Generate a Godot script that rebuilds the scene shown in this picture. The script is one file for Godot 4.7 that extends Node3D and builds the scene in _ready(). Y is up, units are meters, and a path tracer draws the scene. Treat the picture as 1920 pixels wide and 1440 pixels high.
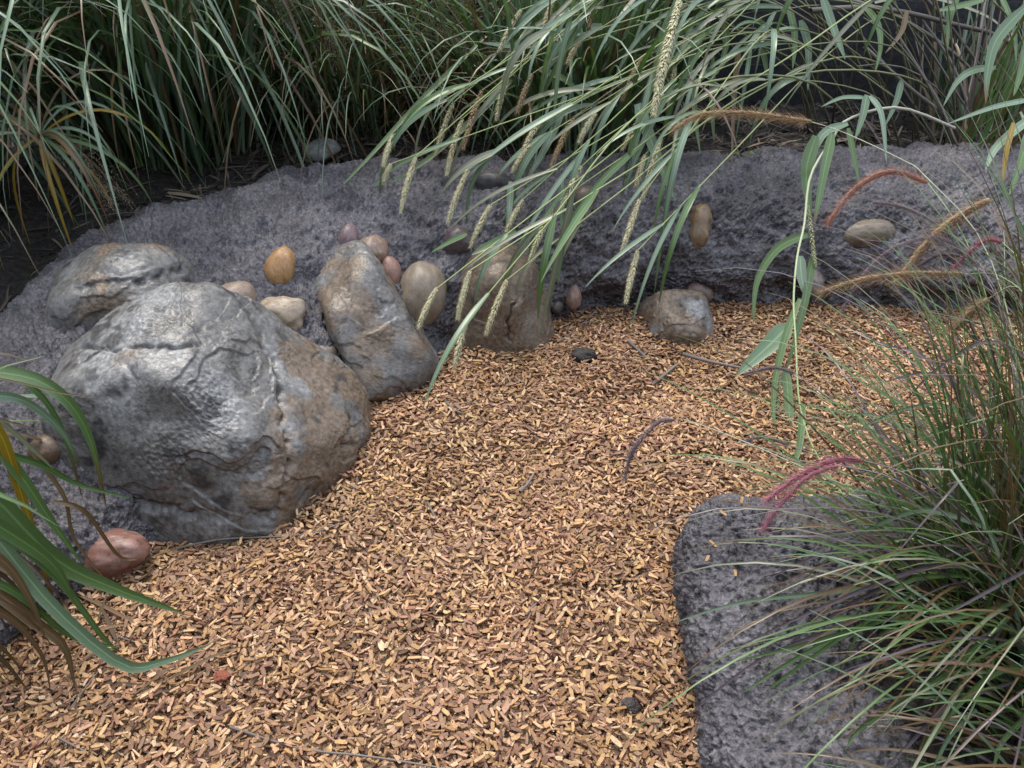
extends Node3D
# A corner of a garden: wood-chip mulch between rough concrete kerbs set with cobbles and boulders, ornamental grasses round it, under an overcast sky.

const ST := [[3,-2.42,3,-2.95,0.42,0],[1.83,-2.49,1.9,-3,0.42,0],[1.4,-2.54,1.45,-2.98,0.41,0],[0.9,-2.57,0.95,-2.96,0.41,0],[0.467,-2.55,0.5,-2.93,0.41,0],[0.15,-2.47,0.15,-2.9,0.41,0.1],[-0.18,-2.32,-0.25,-2.82,0.42,0.5],[-0.42,-2.06,-0.62,-2.72,0.43,0.9],[-0.55,-1.85,-0.95,-2.47,0.42,1],[-0.75,-1.62,-1.2,-2.24,0.4,1],[-0.9,-1.38,-1.36,-1.86,0.3,0.8],[-1.03,-1.22,-1.42,-1.5,0.26,0.5],[-1.15,-1.03,-1.5,-1.2,0.24,0.3],[-1.25,-0.6,-1.6,-0.8,0.24,0.3]]
const STEEP := [[-0.02,-0.2],[0.08,0.12],[0.02,0.36],[0.22,0.7],[0.55,0.91],[1,1],[1.4,0.93],[1.75,0.4]]
const GENTLE := [[-0.02,-0.2],[0.06,0.13],[0.16,0.34],[0.38,0.62],[0.68,0.86],[1,1],[1.35,0.93],[1.7,0.4]]
const BOULDER_PLANES := {
	"b1": [Vector3(-0.83,0.15,-1.74), 14, [[0,0.97,0.25,0.296],[-0.42,0.88,0.05,0.335],[-0.08,0.36,0.92,0.238],[0.05,-0.25,1,0.335],[0.72,0.28,0.5,0.29],[0.72,0.68,0.1,0.236],[0.9,0.1,-0.2,0.42],[0.85,-0.35,0.45,0.37],[-0.85,0.2,0.25,0.4],[-0.75,-0.45,0.5,0.34],[-0.8,0.4,-0.5,0.42],[0.1,0.3,-1,0.3],[0,-1,0,0.3]]],
	"b4": [Vector3(-1.14,0.37,-2.09), 7, [[0.1,1,0.1,0.09],[0,0.3,1,0.13],[0.8,0.5,0.2,0.15],[1,0,0,0.185],[-0.8,0.45,0.3,0.17],[-0.35,0.85,0.1,0.1],[0,0.4,-1,0.14],[0,-1,0,0.12],[-0.6,0.2,0.8,0.2]]],
	"b2": [Vector3(-0.46,0.14,-2.23), 8, [[0.42,0.6,0.6,0.135],[-0.3,0.9,0.3,0.185],[0.8,0.35,-0.35,0.135],[0.2,-0.55,0.75,0.26],[-0.35,0.7,-0.6,0.29],[0.7,-0.3,0.5,0.24],[-0.8,-0.1,0.4,0.13],[-0.3,-0.6,-0.6,0.3]]],
	"b3": [Vector3(-0.045,0.085,-2.42), 7, [[-0.1,0.25,1,0.13],[0.75,0.3,0.5,0.145],[-0.7,0.3,0.6,0.15],[0,1,0.25,0.215],[0.55,0.8,0.1,0.2],[-0.6,0.75,0.1,0.2],[0.9,0.1,-0.3,0.175],[-0.9,0.1,-0.3,0.175],[0,0.3,-1,0.2],[0,-1,0,0.2]]],
	"b5": [Vector3(0.585,0.03,-2.43), 7, [[0,1,0.3,0.075],[-0.7,0.6,0.3,0.095],[0.75,0.55,0.3,0.098],[1,0,0.1,0.12],[-1,0,0.1,0.115],[0,0.2,1,0.12],[0.6,0,0.8,0.125],[-0.7,0,0.7,0.105],[0,0.3,-1,0.12],[0,-1,0,0.1]]],
}
const CRACKS := {
	"b1": [[[Vector3(-1.108,0.388,-1.764),Vector3(-0.993,0.426,-1.691),Vector3(-0.915,0.437,-1.687),Vector3(-0.846,0.437,-1.68),Vector3(-0.787,0.429,-1.705)], 0.026, 0.006], [[Vector3(-0.711,0.391,-1.894),Vector3(-0.663,0.33,-1.829),Vector3(-0.62,0.275,-1.758),Vector3(-0.592,0.223,-1.643),Vector3(-0.584,0.147,-1.563),Vector3(-0.6,0.099,-1.515),Vector3(-0.612,0.069,-1.487)], 0.03, 0.006], [[Vector3(-0.982,0.125,-1.488),Vector3(-0.888,0.097,-1.469),Vector3(-0.751,0.095,-1.458),Vector3(-0.625,0.069,-1.472),Vector3(-0.554,-0.095,-1.616)], 0.03, 0.011], [[Vector3(-0.462,0.107,-1.805),Vector3(-0.473,0.096,-1.726),Vector3(-0.432,0.011,-1.787)], 0.03, 0.008], [[Vector3(-0.816,0.442,-1.715),Vector3(-0.777,0.443,-1.812),Vector3(-0.728,0.404,-1.859)], 0.006, 0.008], [[Vector3(-0.939,0.419,-1.632),Vector3(-0.904,0.402,-1.601),Vector3(-0.934,0.374,-1.584),Vector3(-0.969,0.36,-1.58)], 0.008, 0.012], [[Vector3(-0.589,0.254,-1.835),Vector3(-0.538,0.199,-1.834)], 0.008, 0.007]],
	"b3": [[[Vector3(0.044,0.206,-2.363),Vector3(0.004,0.176,-2.312),Vector3(-0.018,0.116,-2.292),Vector3(-0.004,0.062,-2.277)], 0.022, 0.0045], [[Vector3(-0.141,0.212,-2.37),Vector3(-0.097,0.162,-2.317),Vector3(-0.053,0.132,-2.299)], 0.004, 0.005]],
	"b2": [[[Vector3(-0.497,0.294,-2.166),Vector3(-0.483,0.261,-2.127),Vector3(-0.516,0.245,-2.093)], 0.005, 0.005], [[Vector3(-0.427,0.282,-2.186),Vector3(-0.395,0.227,-2.15),Vector3(-0.332,0.162,-2.13)], 0.004, 0.008]],
	"b4": [[[Vector3(-1.203,0.427,-1.988),Vector3(-1.129,0.445,-2.002),Vector3(-1.048,0.438,-2.019),Vector3(-0.992,0.414,-2.102),Vector3(-0.98,0.409,-2.158)], 0.03, 0.012], [[Vector3(-1.178,0.45,-2.053),Vector3(-1.093,0.448,-2.026),Vector3(-1.037,0.444,-2.079),Vector3(-0.993,0.419,-2.109)], 0.01, 0.01]],
	"b5": [[[Vector3(0.569,0.113,-2.449),Vector3(0.587,0.095,-2.39),Vector3(0.613,0.068,-2.332)], 0.016, 0.012], [[Vector3(0.633,0.07,-2.346),Vector3(0.585,0.067,-2.328)], 0.01, 0.012]],
}
const DENTS := [[Vector3(-0.733,0.342,-1.562),0.13,0.022],[Vector3(-0.829,0.241,-1.519),0.1,-0.012],[Vector3(-0.65,0.198,-1.508),0.09,0.012],[Vector3(-0.927,0.453,-1.772),0.09,-0.012],[Vector3(-1.06,0.342,-1.582),0.07,0.01],[Vector3(-0.477,0.119,-1.767),0.06,-0.012],[Vector3(-0.741,0.401,-1.75),0.07,-0.008]]
const STONES := {
	"orange": [Vector3(-0.727,0.336,-2.28), Vector3(0.047,0.073,0.047), -12],
	"rose_round": [Vector3(-0.838,0.316,-2.124), Vector3(0.073,0.051,0.051), 28],
	"cream": [Vector3(-0.7,0.263,-2.117), Vector3(0.080,0.061,0.061), 20],
	"mauve_point": [Vector3(-0.539,0.352,-2.455), Vector3(0.032,0.053,0.032), -8],
	"tan_pink": [Vector3(-0.462,0.315,-2.418), Vector3(0.052,0.063,0.052), -22],
	"pink_egg": [Vector3(-0.396,0.272,-2.371), Vector3(0.033,0.054,0.033), 8],
	"big_egg": [Vector3(-0.3,0.199,-2.351), Vector3(0.081,0.112,0.081), -10],
	"mauve_dark": [Vector3(-0.185,0.297,-2.528), Vector3(0.056,0.054,0.054), 20],
	"brown_round": [Vector3(0.259,0.362,-2.728), Vector3(0.047,0.051,0.047), 0],
	"peanut": [Vector3(0.664,0.286,-2.668), Vector3(0.047,0.087,0.047), -8],
	"oval": [Vector3(1.259,0.27,-2.651), Vector3(0.100,0.049,0.049), 8],
	"crest_dark": [Vector3(-0.067,0.404,-2.785), Vector3(0.068,0.042,0.042), 0],
	"mauve_small": [Vector3(0.681,0.061,-2.594), Vector3(0.052,0.041,0.041), -28],
	"pink_upright": [Vector3(0.218,0.099,-2.504), Vector3(0.028,0.047,0.028), -6],
	"grey_small": [Vector3(0.157,0.061,-2.502), Vector3(0.026,0.026,0.026), 0],
	"pale_pink": [Vector3(1.071,0.118,-2.575), Vector3(0.042,0.057,0.042), 0],
	"half_buried": [Vector3(-0.574,0.166,-2.053), Vector3(0.045,0.032,0.032), 10],
	"pink_red": [Vector3(-0.985,0.049,-1.354), Vector3(0.097,0.065,0.065), 26],
	"brown_left": [Vector3(-1.169,0.221,-1.552), Vector3(0.048,0.041,0.041), 35],
}
const LODGED_HEADS := [[Vector3(0.034,0.895,-3.168),Vector3(-0.03,0.775,-3.053),0],
	[Vector3(0.149,0.923,-3.186),Vector3(0.122,0.836,-3.096),0],
	[Vector3(0.213,0.873,-3.163),Vector3(0.191,0.708,-3.014),1],
	[Vector3(0.26,0.839,-3.072),Vector3(0.208,0.757,-2.985),0],
	[Vector3(0.288,0.924,-3.182),Vector3(0.286,0.854,-3.104),1],
	[Vector3(0.548,0.983,-2.901),Vector3(0.491,0.687,-2.653),2],
	[Vector3(0.586,0.732,-3.047),Vector3(0.574,0.623,-2.94),0],
	[Vector3(-0.204,0.651,-2.905),Vector3(-0.244,0.506,-2.771),0],
	[Vector3(-0.172,0.614,-2.842),Vector3(-0.208,0.464,-2.704),0],
	[Vector3(-0.103,0.701,-2.876),Vector3(-0.146,0.542,-2.732),1],
	[Vector3(-0.004,0.751,-3.008),Vector3(-0.03,0.597,-2.867),0],
	[Vector3(0.071,0.737,-2.941),Vector3(0.033,0.633,-2.838),1],
	[Vector3(-0.319,0.557,-2.642),Vector3(-0.349,0.414,-2.51),0],
	[Vector3(-0.144,0.532,-2.59),Vector3(-0.197,0.398,-2.464),0],
	[Vector3(-0.399,0.601,-2.72),Vector3(-0.421,0.525,-2.638),0],
	[Vector3(-0.414,0.506,-2.704),Vector3(-0.428,0.466,-2.649),0],
	[Vector3(0.112,0.617,-2.857),Vector3(0.05,0.526,-2.764),0],
	[Vector3(0.066,0.554,-2.756),Vector3(0.013,0.484,-2.679),0],
	[Vector3(0.219,0.618,-2.854),Vector3(0.155,0.48,-2.725),1],
	[Vector3(0.287,0.651,-2.795),Vector3(0.236,0.577,-2.714),0],
	[Vector3(0.233,0.53,-2.626),Vector3(0.173,0.413,-2.512),0],
	[Vector3(0.478,0.647,-2.867),Vector3(0.398,0.53,-2.754),0],
	[Vector3(-0.071,0.429,-2.543),Vector3(-0.121,0.321,-2.437),0],
	[Vector3(0.039,0.435,-2.577),Vector3(-0.004,0.354,-2.491),0],
	[Vector3(0.143,0.424,-2.563),Vector3(0.083,0.271,-2.423),0],
	[Vector3(-0.13,0.339,-2.262),Vector3(-0.153,0.226,-2.152),0],
	[Vector3(-0.015,0.292,-2.288),Vector3(-0.06,0.158,-2.162),0],
	[Vector3(-0.237,0.272,-2.268),Vector3(-0.284,0.181,-2.174),0],
	[Vector3(-0.139,0.228,-2.155),Vector3(-0.16,0.119,-2.047),0],
	[Vector3(0.416,0.469,-2.501),Vector3(0.375,0.333,-2.373),0],
	[Vector3(0.404,0.354,-2.367),Vector3(0.377,0.228,-2.247),0],
	[Vector3(0.5,0.6,-2.696),Vector3(0.457,0.445,-2.554),0],
	[Vector3(0.458,0.526,-2.736),Vector3(0.437,0.446,-2.651),0],
	[Vector3(0.468,0.756,-3.074),Vector3(0.412,0.634,-2.957),1]]
const LODGED_LEAVES := [[[Vector3(0.434,0.659,-2.859),Vector3(0.479,0.562,-2.755),Vector3(0.557,0.41,-2.609)],0.0439,1],
	[[Vector3(0.016,0.363,-2.473),Vector3(-0.07,0.341,-2.432),Vector3(-0.132,0.323,-2.393)],0.0297,0],
	[[Vector3(-0.149,0.369,-2.453),Vector3(-0.2,0.354,-2.429),Vector3(-0.262,0.33,-2.398)],0.0192,0],
	[[Vector3(0.169,0.48,-2.662),Vector3(0.167,0.387,-2.567),Vector3(0.179,0.289,-2.468)],0.0180,1],
	[[Vector3(-0.005,0.465,-2.651),Vector3(-0.009,0.401,-2.578),Vector3(-0.02,0.339,-2.505)],0.0234,1],
	[[Vector3(-0.098,0.781,-3.265),Vector3(-0.338,0.61,-3.031),Vector3(-0.498,0.489,-2.835),Vector3(-0.618,0.408,-2.67)],0.0212,0],
	[[Vector3(0,0.664,-3.113),Vector3(-0.154,0.567,-2.936),Vector3(-0.299,0.491,-2.775),Vector3(-0.435,0.451,-2.64)],0.0227,0],
	[[Vector3(0.341,0.809,-3.285),Vector3(0.199,0.798,-3.236),Vector3(0.039,0.771,-3.173),Vector3(-0.117,0.788,-3.144)],0.0514,1],
	[[Vector3(0.191,0.649,-2.977),Vector3(0.151,0.569,-2.875),Vector3(0.093,0.491,-2.775),Vector3(0.046,0.445,-2.698)],0.0301,1],
	[[Vector3(0.932,0.833,-3.303),Vector3(0.944,0.749,-3.241),Vector3(0.964,0.648,-3.164)],0.0301,0],
	[[Vector3(1.086,0.828,-3.3),Vector3(1.114,0.749,-3.241),Vector3(1.114,0.616,-3.14)],0.0341,1],
	[[Vector3(1.146,0.916,-3.304),Vector3(1.183,0.814,-3.195),Vector3(1.214,0.738,-3.107)],0.0431,1],
	[[Vector3(1.317,0.878,-3.337),Vector3(1.366,0.826,-3.277),Vector3(1.372,0.758,-3.206),Vector3(1.345,0.686,-3.13)],0.0259,0],
	[[Vector3(0.687,0.664,-3.177),Vector3(0.687,0.554,-3.093),Vector3(0.709,0.424,-2.995)],0.0261,0],
	[[Vector3(0.757,0.72,-3.219),Vector3(0.753,0.584,-3.116),Vector3(0.761,0.459,-3.022)],0.0241,0],
	[[Vector3(0.855,0.745,-3.237),Vector3(0.83,0.618,-3.11),Vector3(0.814,0.405,-2.918)],0.0219,3],
	[[Vector3(1.409,0.858,-3.447),Vector3(1.591,0.875,-3.502),Vector3(1.883,0.8,-3.487),Vector3(2.037,0.689,-3.446)],0.0210,5],
	[[Vector3(0.699,0.85,-3.191),Vector3(0.661,0.757,-3.121),Vector3(0.641,0.679,-3.062)],0.0389,1],
	[[Vector3(0.569,0.886,-3.193),Vector3(0.514,0.729,-3.021),Vector3(0.431,0.562,-2.841),Vector3(0.397,0.504,-2.743)],0.0264,0],
	[[Vector3(1.04,0.873,-3.334),Vector3(1.064,0.777,-3.261),Vector3(1.056,0.68,-3.189)],0.0301,0],
	[[Vector3(1.486,0.857,-3.322),Vector3(1.466,0.793,-3.273),Vector3(1.405,0.729,-3.225)],0.0201,3],
	[[Vector3(0.774,0.869,-3.268),Vector3(0.794,0.774,-3.197),Vector3(0.761,0.679,-3.125)],0.0277,0],
	[[Vector3(0.097,0.71,-3.086),Vector3(0.193,0.687,-3.037),Vector3(0.267,0.633,-2.965)],0.0270,0]]
const HANGING_LEAVES := [[[Vector3(0.892,0.149,-2.237),Vector3(0.811,0.124,-2.156),Vector3(0.693,0.078,-2.058)],0.0642,1],
	[[Vector3(0.974,0.369,-2.453),Vector3(0.867,0.337,-2.413),Vector3(0.795,0.257,-2.335),Vector3(0.779,0.149,-2.237)],0.0295,0],
	[[Vector3(0.99,0.324,-2.419),Vector3(0.939,0.208,-2.269),Vector3(0.864,0.062,-2.097)],0.0292,0],
	[[Vector3(0.847,0.105,-2.066),Vector3(0.837,0.04,-1.936),Vector3(0.826,-0.019,-1.81)],0.0290,0],
	[[Vector3(1.026,0.596,-2.724),Vector3(0.991,0.522,-2.652),Vector3(0.986,0.456,-2.585),Vector3(0.997,0.39,-2.519)],0.0465,0],
	[[Vector3(1.08,0.603,-2.729),Vector3(1.042,0.514,-2.625),Vector3(0.995,0.371,-2.48)],0.0356,0],
	[[Vector3(1.142,0.622,-2.769),Vector3(1.058,0.598,-2.743),Vector3(1.011,0.528,-2.682),Vector3(0.994,0.466,-2.627)],0.0289,1],
	[[Vector3(1.237,0.681,-2.876),Vector3(1.271,0.634,-2.822),Vector3(1.282,0.508,-2.708)],0.0275,1],
	[[Vector3(1.227,0.684,-2.878),Vector3(1.208,0.634,-2.822),Vector3(1.174,0.571,-2.756)],0.0275,1],
	[[Vector3(1.227,0.676,-2.873),Vector3(1.138,0.681,-2.858),Vector3(1.059,0.661,-2.824)],0.0165,1],
	[[Vector3(1.151,0.603,-2.78),Vector3(1.165,0.534,-2.715),Vector3(1.182,0.458,-2.645)],0.0218,0],
	[[Vector3(0.937,0.32,-2.391),Vector3(0.939,0.269,-2.34),Vector3(0.951,0.219,-2.29)],0.0346,1],
	[[Vector3(0.854,0.094,-1.895),Vector3(0.825,0.045,-1.784),Vector3(0.775,0.002,-1.675)],0.0214,0],
	[[Vector3(0.909,0.25,-2.239),Vector3(0.839,0.176,-2.108),Vector3(0.787,0.082,-1.961),Vector3(0.776,0.006,-1.829)],0.0228,0]]
const HANGING_STEM := [[[Vector3(1.613,0.539,-2.957),Vector3(1.373,0.625,-2.922),Vector3(1.162,0.621,-2.818),Vector3(1.088,0.578,-2.736),Vector3(0.986,0.512,-2.586),Vector3(0.937,0.421,-2.417),Vector3(0.887,0.377,-2.284),Vector3(0.848,0.313,-2.135),Vector3(0.827,0.255,-1.992),Vector3(0.811,0.156,-1.817),Vector3(0.827,0.101,-1.675),Vector3(0.881,0.054,-1.54)],0.0151,5]]
const HANGING_HEADS := [[[Vector3(0.821,0.112,-2.034),Vector3(0.803,0.023,-1.942)],0.0163,0],
	[[Vector3(0.969,0.446,-2.511),Vector3(0.988,0.293,-2.371)],0.0174,0],
	[[Vector3(0.895,0.065,-1.598),Vector3(0.9,0.045,-1.52)],0.0141,1]]
const CANES := [[[Vector3(1.368,0.722,-3.345),Vector3(1.546,0.593,-3.28),Vector3(1.747,0.456,-3.207)],0.0209,5],
	[[Vector3(1.124,0.857,-3.322),Vector3(1.409,0.841,-3.435),Vector3(1.738,0.771,-3.508),Vector3(2.081,0.653,-3.544)],0.0274,5],
	[[Vector3(1.646,0.775,-3.51),Vector3(1.774,0.621,-3.394),Vector3(1.859,0.399,-3.227)],0.0171,5],
	[[Vector3(1.515,0.754,-3.432),Vector3(1.671,0.543,-3.242),Vector3(1.741,0.402,-3.104)],0.0146,5],
	[[Vector3(1.624,0.877,-3.587),Vector3(1.801,0.728,-3.537),Vector3(2.026,0.486,-3.418)],0.0195,5],
	[[Vector3(1.243,0.882,-3.466),Vector3(1.523,0.8,-3.487),Vector3(1.813,0.646,-3.455),Vector3(1.982,0.468,-3.404)],0.0214,5],
	[[Vector3(1.96,0.855,-3.696),Vector3(1.888,0.641,-3.472),Vector3(1.817,0.416,-3.24)],0.0174,5],
	[[Vector3(1.453,0.877,-3.587),Vector3(1.667,0.689,-3.446),Vector3(1.87,0.45,-3.266)],0.0150,5],
	[[Vector3(2.07,0.715,-3.59),Vector3(1.953,0.572,-3.42),Vector3(1.859,0.433,-3.253)],0.0195,5]]
const CANE_LEAVES := [[[Vector3(1.875,0.896,-3.226),Vector3(1.75,0.812,-3.121),Vector3(1.695,0.73,-3.017),Vector3(1.668,0.642,-2.909)],0.0420,1],
	[[Vector3(1.768,0.715,-3.089),Vector3(1.671,0.712,-3.066),Vector3(1.602,0.683,-3.024),Vector3(1.544,0.618,-2.954)],0.0289,1],
	[[Vector3(1.737,0.705,-2.769),Vector3(1.574,0.699,-2.701),Vector3(1.402,0.674,-2.62)],0.0192,1],
	[[Vector3(1.714,0.68,-2.688),Vector3(1.564,0.619,-2.579),Vector3(1.495,0.576,-2.484)],0.0292,1],
	[[Vector3(1.822,0.845,-3.062),Vector3(1.778,0.747,-2.957),Vector3(1.735,0.681,-2.876)],0.0335,0],
	[[Vector3(1.613,0.677,-2.622),Vector3(1.573,0.604,-2.536),Vector3(1.549,0.533,-2.451)],0.0204,2],
	[[Vector3(1.606,0.857,-3.322),Vector3(1.795,0.877,-3.4),Vector3(1.948,0.916,-3.491)],0.0245,0],
	[[Vector3(1.625,0.667,-2.553),Vector3(1.593,0.61,-2.478),Vector3(1.536,0.527,-2.384)],0.0267,0],
	[[Vector3(1.466,0.648,-3.164),Vector3(1.446,0.584,-3.116),Vector3(1.405,0.512,-3.062)],0.0261,1],
	[[Vector3(1.741,0.899,-3.479),Vector3(1.699,0.8,-3.404),Vector3(1.689,0.684,-3.316)],0.0249,0],
	[[Vector3(1.768,0.943,-3.261),Vector3(1.826,0.834,-3.179),Vector3(1.836,0.726,-3.097)],0.0272,0]]
const CORNER_LEAVES := [[[Vector3(-1.245,0.556,-1.442),Vector3(-1.124,0.532,-1.459),Vector3(-1.048,0.498,-1.468),Vector3(-0.994,0.436,-1.457),Vector3(-0.963,0.346,-1.424),Vector3(-0.945,0.212,-1.358)],0.0324,0],
	[[Vector3(-1.245,0.51,-1.408),Vector3(-1.128,0.487,-1.434),Vector3(-1.078,0.448,-1.449),Vector3(-1.025,0.373,-1.436),Vector3(-1.007,0.286,-1.414)],0.0204,1],
	[[Vector3(-1.09,0.542,-1.331),Vector3(-1.071,0.455,-1.313),Vector3(-1.067,0.365,-1.292),Vector3(-1.046,0.23,-1.237),Vector3(-1.008,0.03,-1.134)],0.0276,2],
	[[Vector3(-1.129,0.481,-1.235),Vector3(-1.054,0.384,-1.206),Vector3(-0.958,0.264,-1.16),Vector3(-0.856,0.189,-1.147),Vector3(-0.717,0.116,-1.136)],0.0471,0],
	[[Vector3(-1.133,0.453,-1.202),Vector3(-1.035,0.342,-1.136),Vector3(-0.929,0.222,-1.063),Vector3(-0.803,0.122,-1.005),Vector3(-0.729,0.112,-1.015),Vector3(-0.629,0.131,-1.046)],0.0306,1],
	[[Vector3(-1.176,0.418,-1.338),Vector3(-1.125,0.389,-1.354),Vector3(-1.05,0.348,-1.36),Vector3(-0.983,0.293,-1.356),Vector3(-0.874,0.245,-1.358)],0.0179,0],
	[[Vector3(-1.093,0.454,-1.315),Vector3(-1.053,0.365,-1.294),Vector3(-1.016,0.27,-1.268),Vector3(-0.965,0.163,-1.234)],0.0256,0],
	[[Vector3(-1.097,0.3,-1.099),Vector3(-1.046,0.244,-1.085),Vector3(-0.991,0.181,-1.066),Vector3(-0.939,0.12,-1.048),Vector3(-0.929,0.031,-1.009)],0.0287,3],
	[[Vector3(-1.156,0.502,-1.364),Vector3(-1.109,0.462,-1.376),Vector3(-1.049,0.385,-1.36),Vector3(-1.028,0.332,-1.361)],0.0128,5],
	[[Vector3(-1.136,0.583,-1.387),Vector3(-1.052,0.552,-1.398),Vector3(-0.965,0.516,-1.404),Vector3(-0.905,0.493,-1.419)],0.0034,3],
	[[Vector3(-1.133,0.497,-1.36),Vector3(-1.069,0.463,-1.366),Vector3(-1.026,0.435,-1.376)],0.0046,3],
	[[Vector3(-1.167,0.331,-1.172),Vector3(-1.073,0.312,-1.189),Vector3(-0.969,0.221,-1.152),Vector3(-0.885,0.1,-1.092),Vector3(-0.853,0.047,-1.083)],0.0204,0],
	[[Vector3(-1.081,0.432,-1.149),Vector3(-1.007,0.366,-1.14),Vector3(-0.939,0.288,-1.124),Vector3(-0.913,0.2,-1.099)],0.0324,0],
	[[Vector3(-1.081,0.382,-1.111),Vector3(-1.013,0.324,-1.1),Vector3(-0.975,0.238,-1.069),Vector3(-0.963,0.155,-1.04)],0.0237,3],
	[[Vector3(-1.07,0.282,-1.035),Vector3(-1.002,0.234,-1.033),Vector3(-0.954,0.152,-1.004),Vector3(-0.952,0.067,-0.973)],0.0151,3],
	[[Vector3(-1.255,0.486,-1.54),Vector3(-1.152,0.444,-1.55),Vector3(-1.083,0.345,-1.517),Vector3(-1.043,0.174,-1.43)],0.0177,0],
	[[Vector3(-1.084,0.356,-1.391),Vector3(-1.028,0.257,-1.355),Vector3(-1.02,0.157,-1.316),Vector3(-0.96,0.053,-1.276)],0.0099,3],
	[[Vector3(-1.036,0.269,-1.326),Vector3(-0.979,0.228,-1.333),Vector3(-0.92,0.127,-1.294),Vector3(-0.887,0.094,-1.307)],0.0111,3],
	[[Vector3(-1.105,0.325,-1.092),Vector3(-1.008,0.255,-1.082),Vector3(-0.917,0.158,-1.05),Vector3(-0.823,0.107,-1.054)],0.0175,0]]
const PLUMES := [[[Vector3(1.061,0.745,-1.985),Vector3(0.976,0.762,-2.019),Vector3(0.89,0.721,-2.009),Vector3(0.826,0.643,-1.971)],0.0193,6],
	[[Vector3(1.133,0.776,-1.821),Vector3(1.067,0.735,-1.811),Vector3(1.002,0.678,-1.789),Vector3(0.935,0.595,-1.747)],0.0281,3],
	[[Vector3(1.043,0.659,-1.67),Vector3(0.938,0.651,-1.685),Vector3(0.83,0.633,-1.692),Vector3(0.734,0.6,-1.688)],0.0199,3],
	[[Vector3(1.079,0.669,-1.677),Vector3(1.031,0.703,-1.728),Vector3(0.98,0.707,-1.757),Vector3(0.897,0.674,-1.756),Vector3(0.832,0.605,-1.729),Vector3(0.803,0.539,-1.705)],0.0139,4],
	[[Vector3(0.64,0.586,-1.114),Vector3(0.583,0.586,-1.114),Vector3(0.522,0.563,-1.097),Vector3(0.465,0.529,-1.071)],0.0146,7],
	[[Vector3(0.589,0.592,-1.094),Vector3(0.536,0.572,-1.087),Vector3(0.486,0.527,-1.061),Vector3(0.46,0.488,-1.04)],0.0116,7],
	[[Vector3(0.416,0.263,-1.622),Vector3(0.375,0.25,-1.628),Vector3(0.328,0.202,-1.608),Vector3(0.307,0.162,-1.593),Vector3(0.295,0.11,-1.57)],0.0151,4],
	[[Vector3(0.855,0.783,-2.327),Vector3(0.764,0.789,-2.347),Vector3(0.661,0.794,-2.366),Vector3(0.546,0.786,-2.376),Vector3(0.476,0.75,-2.365)],0.0231,3],
	[[Vector3(1.049,0.702,-1.827),Vector3(0.993,0.72,-1.862),Vector3(0.948,0.729,-1.889),Vector3(0.903,0.727,-1.909)],0.0092,4],
	[[Vector3(1.132,0.717,-1.714),Vector3(1.099,0.719,-1.723),Vector3(1.066,0.696,-1.714),Vector3(1.032,0.663,-1.698)],0.0099,7],
	[[Vector3(1.043,0.666,-1.55),Vector3(1.008,0.637,-1.541),Vector3(0.978,0.604,-1.528)],0.0211,3],
	[[Vector3(1.061,0.669,-1.74),Vector3(1.018,0.663,-1.755),Vector3(0.975,0.634,-1.751)],0.0102,4],
	[[Vector3(0.687,0.417,-1.613),Vector3(0.638,0.422,-1.629),Vector3(0.576,0.405,-1.629)],0.0078,4],
	[[Vector3(0.64,0.344,-1.432),Vector3(0.581,0.352,-1.451),Vector3(0.535,0.335,-1.451)],0.0062,4]]
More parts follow.
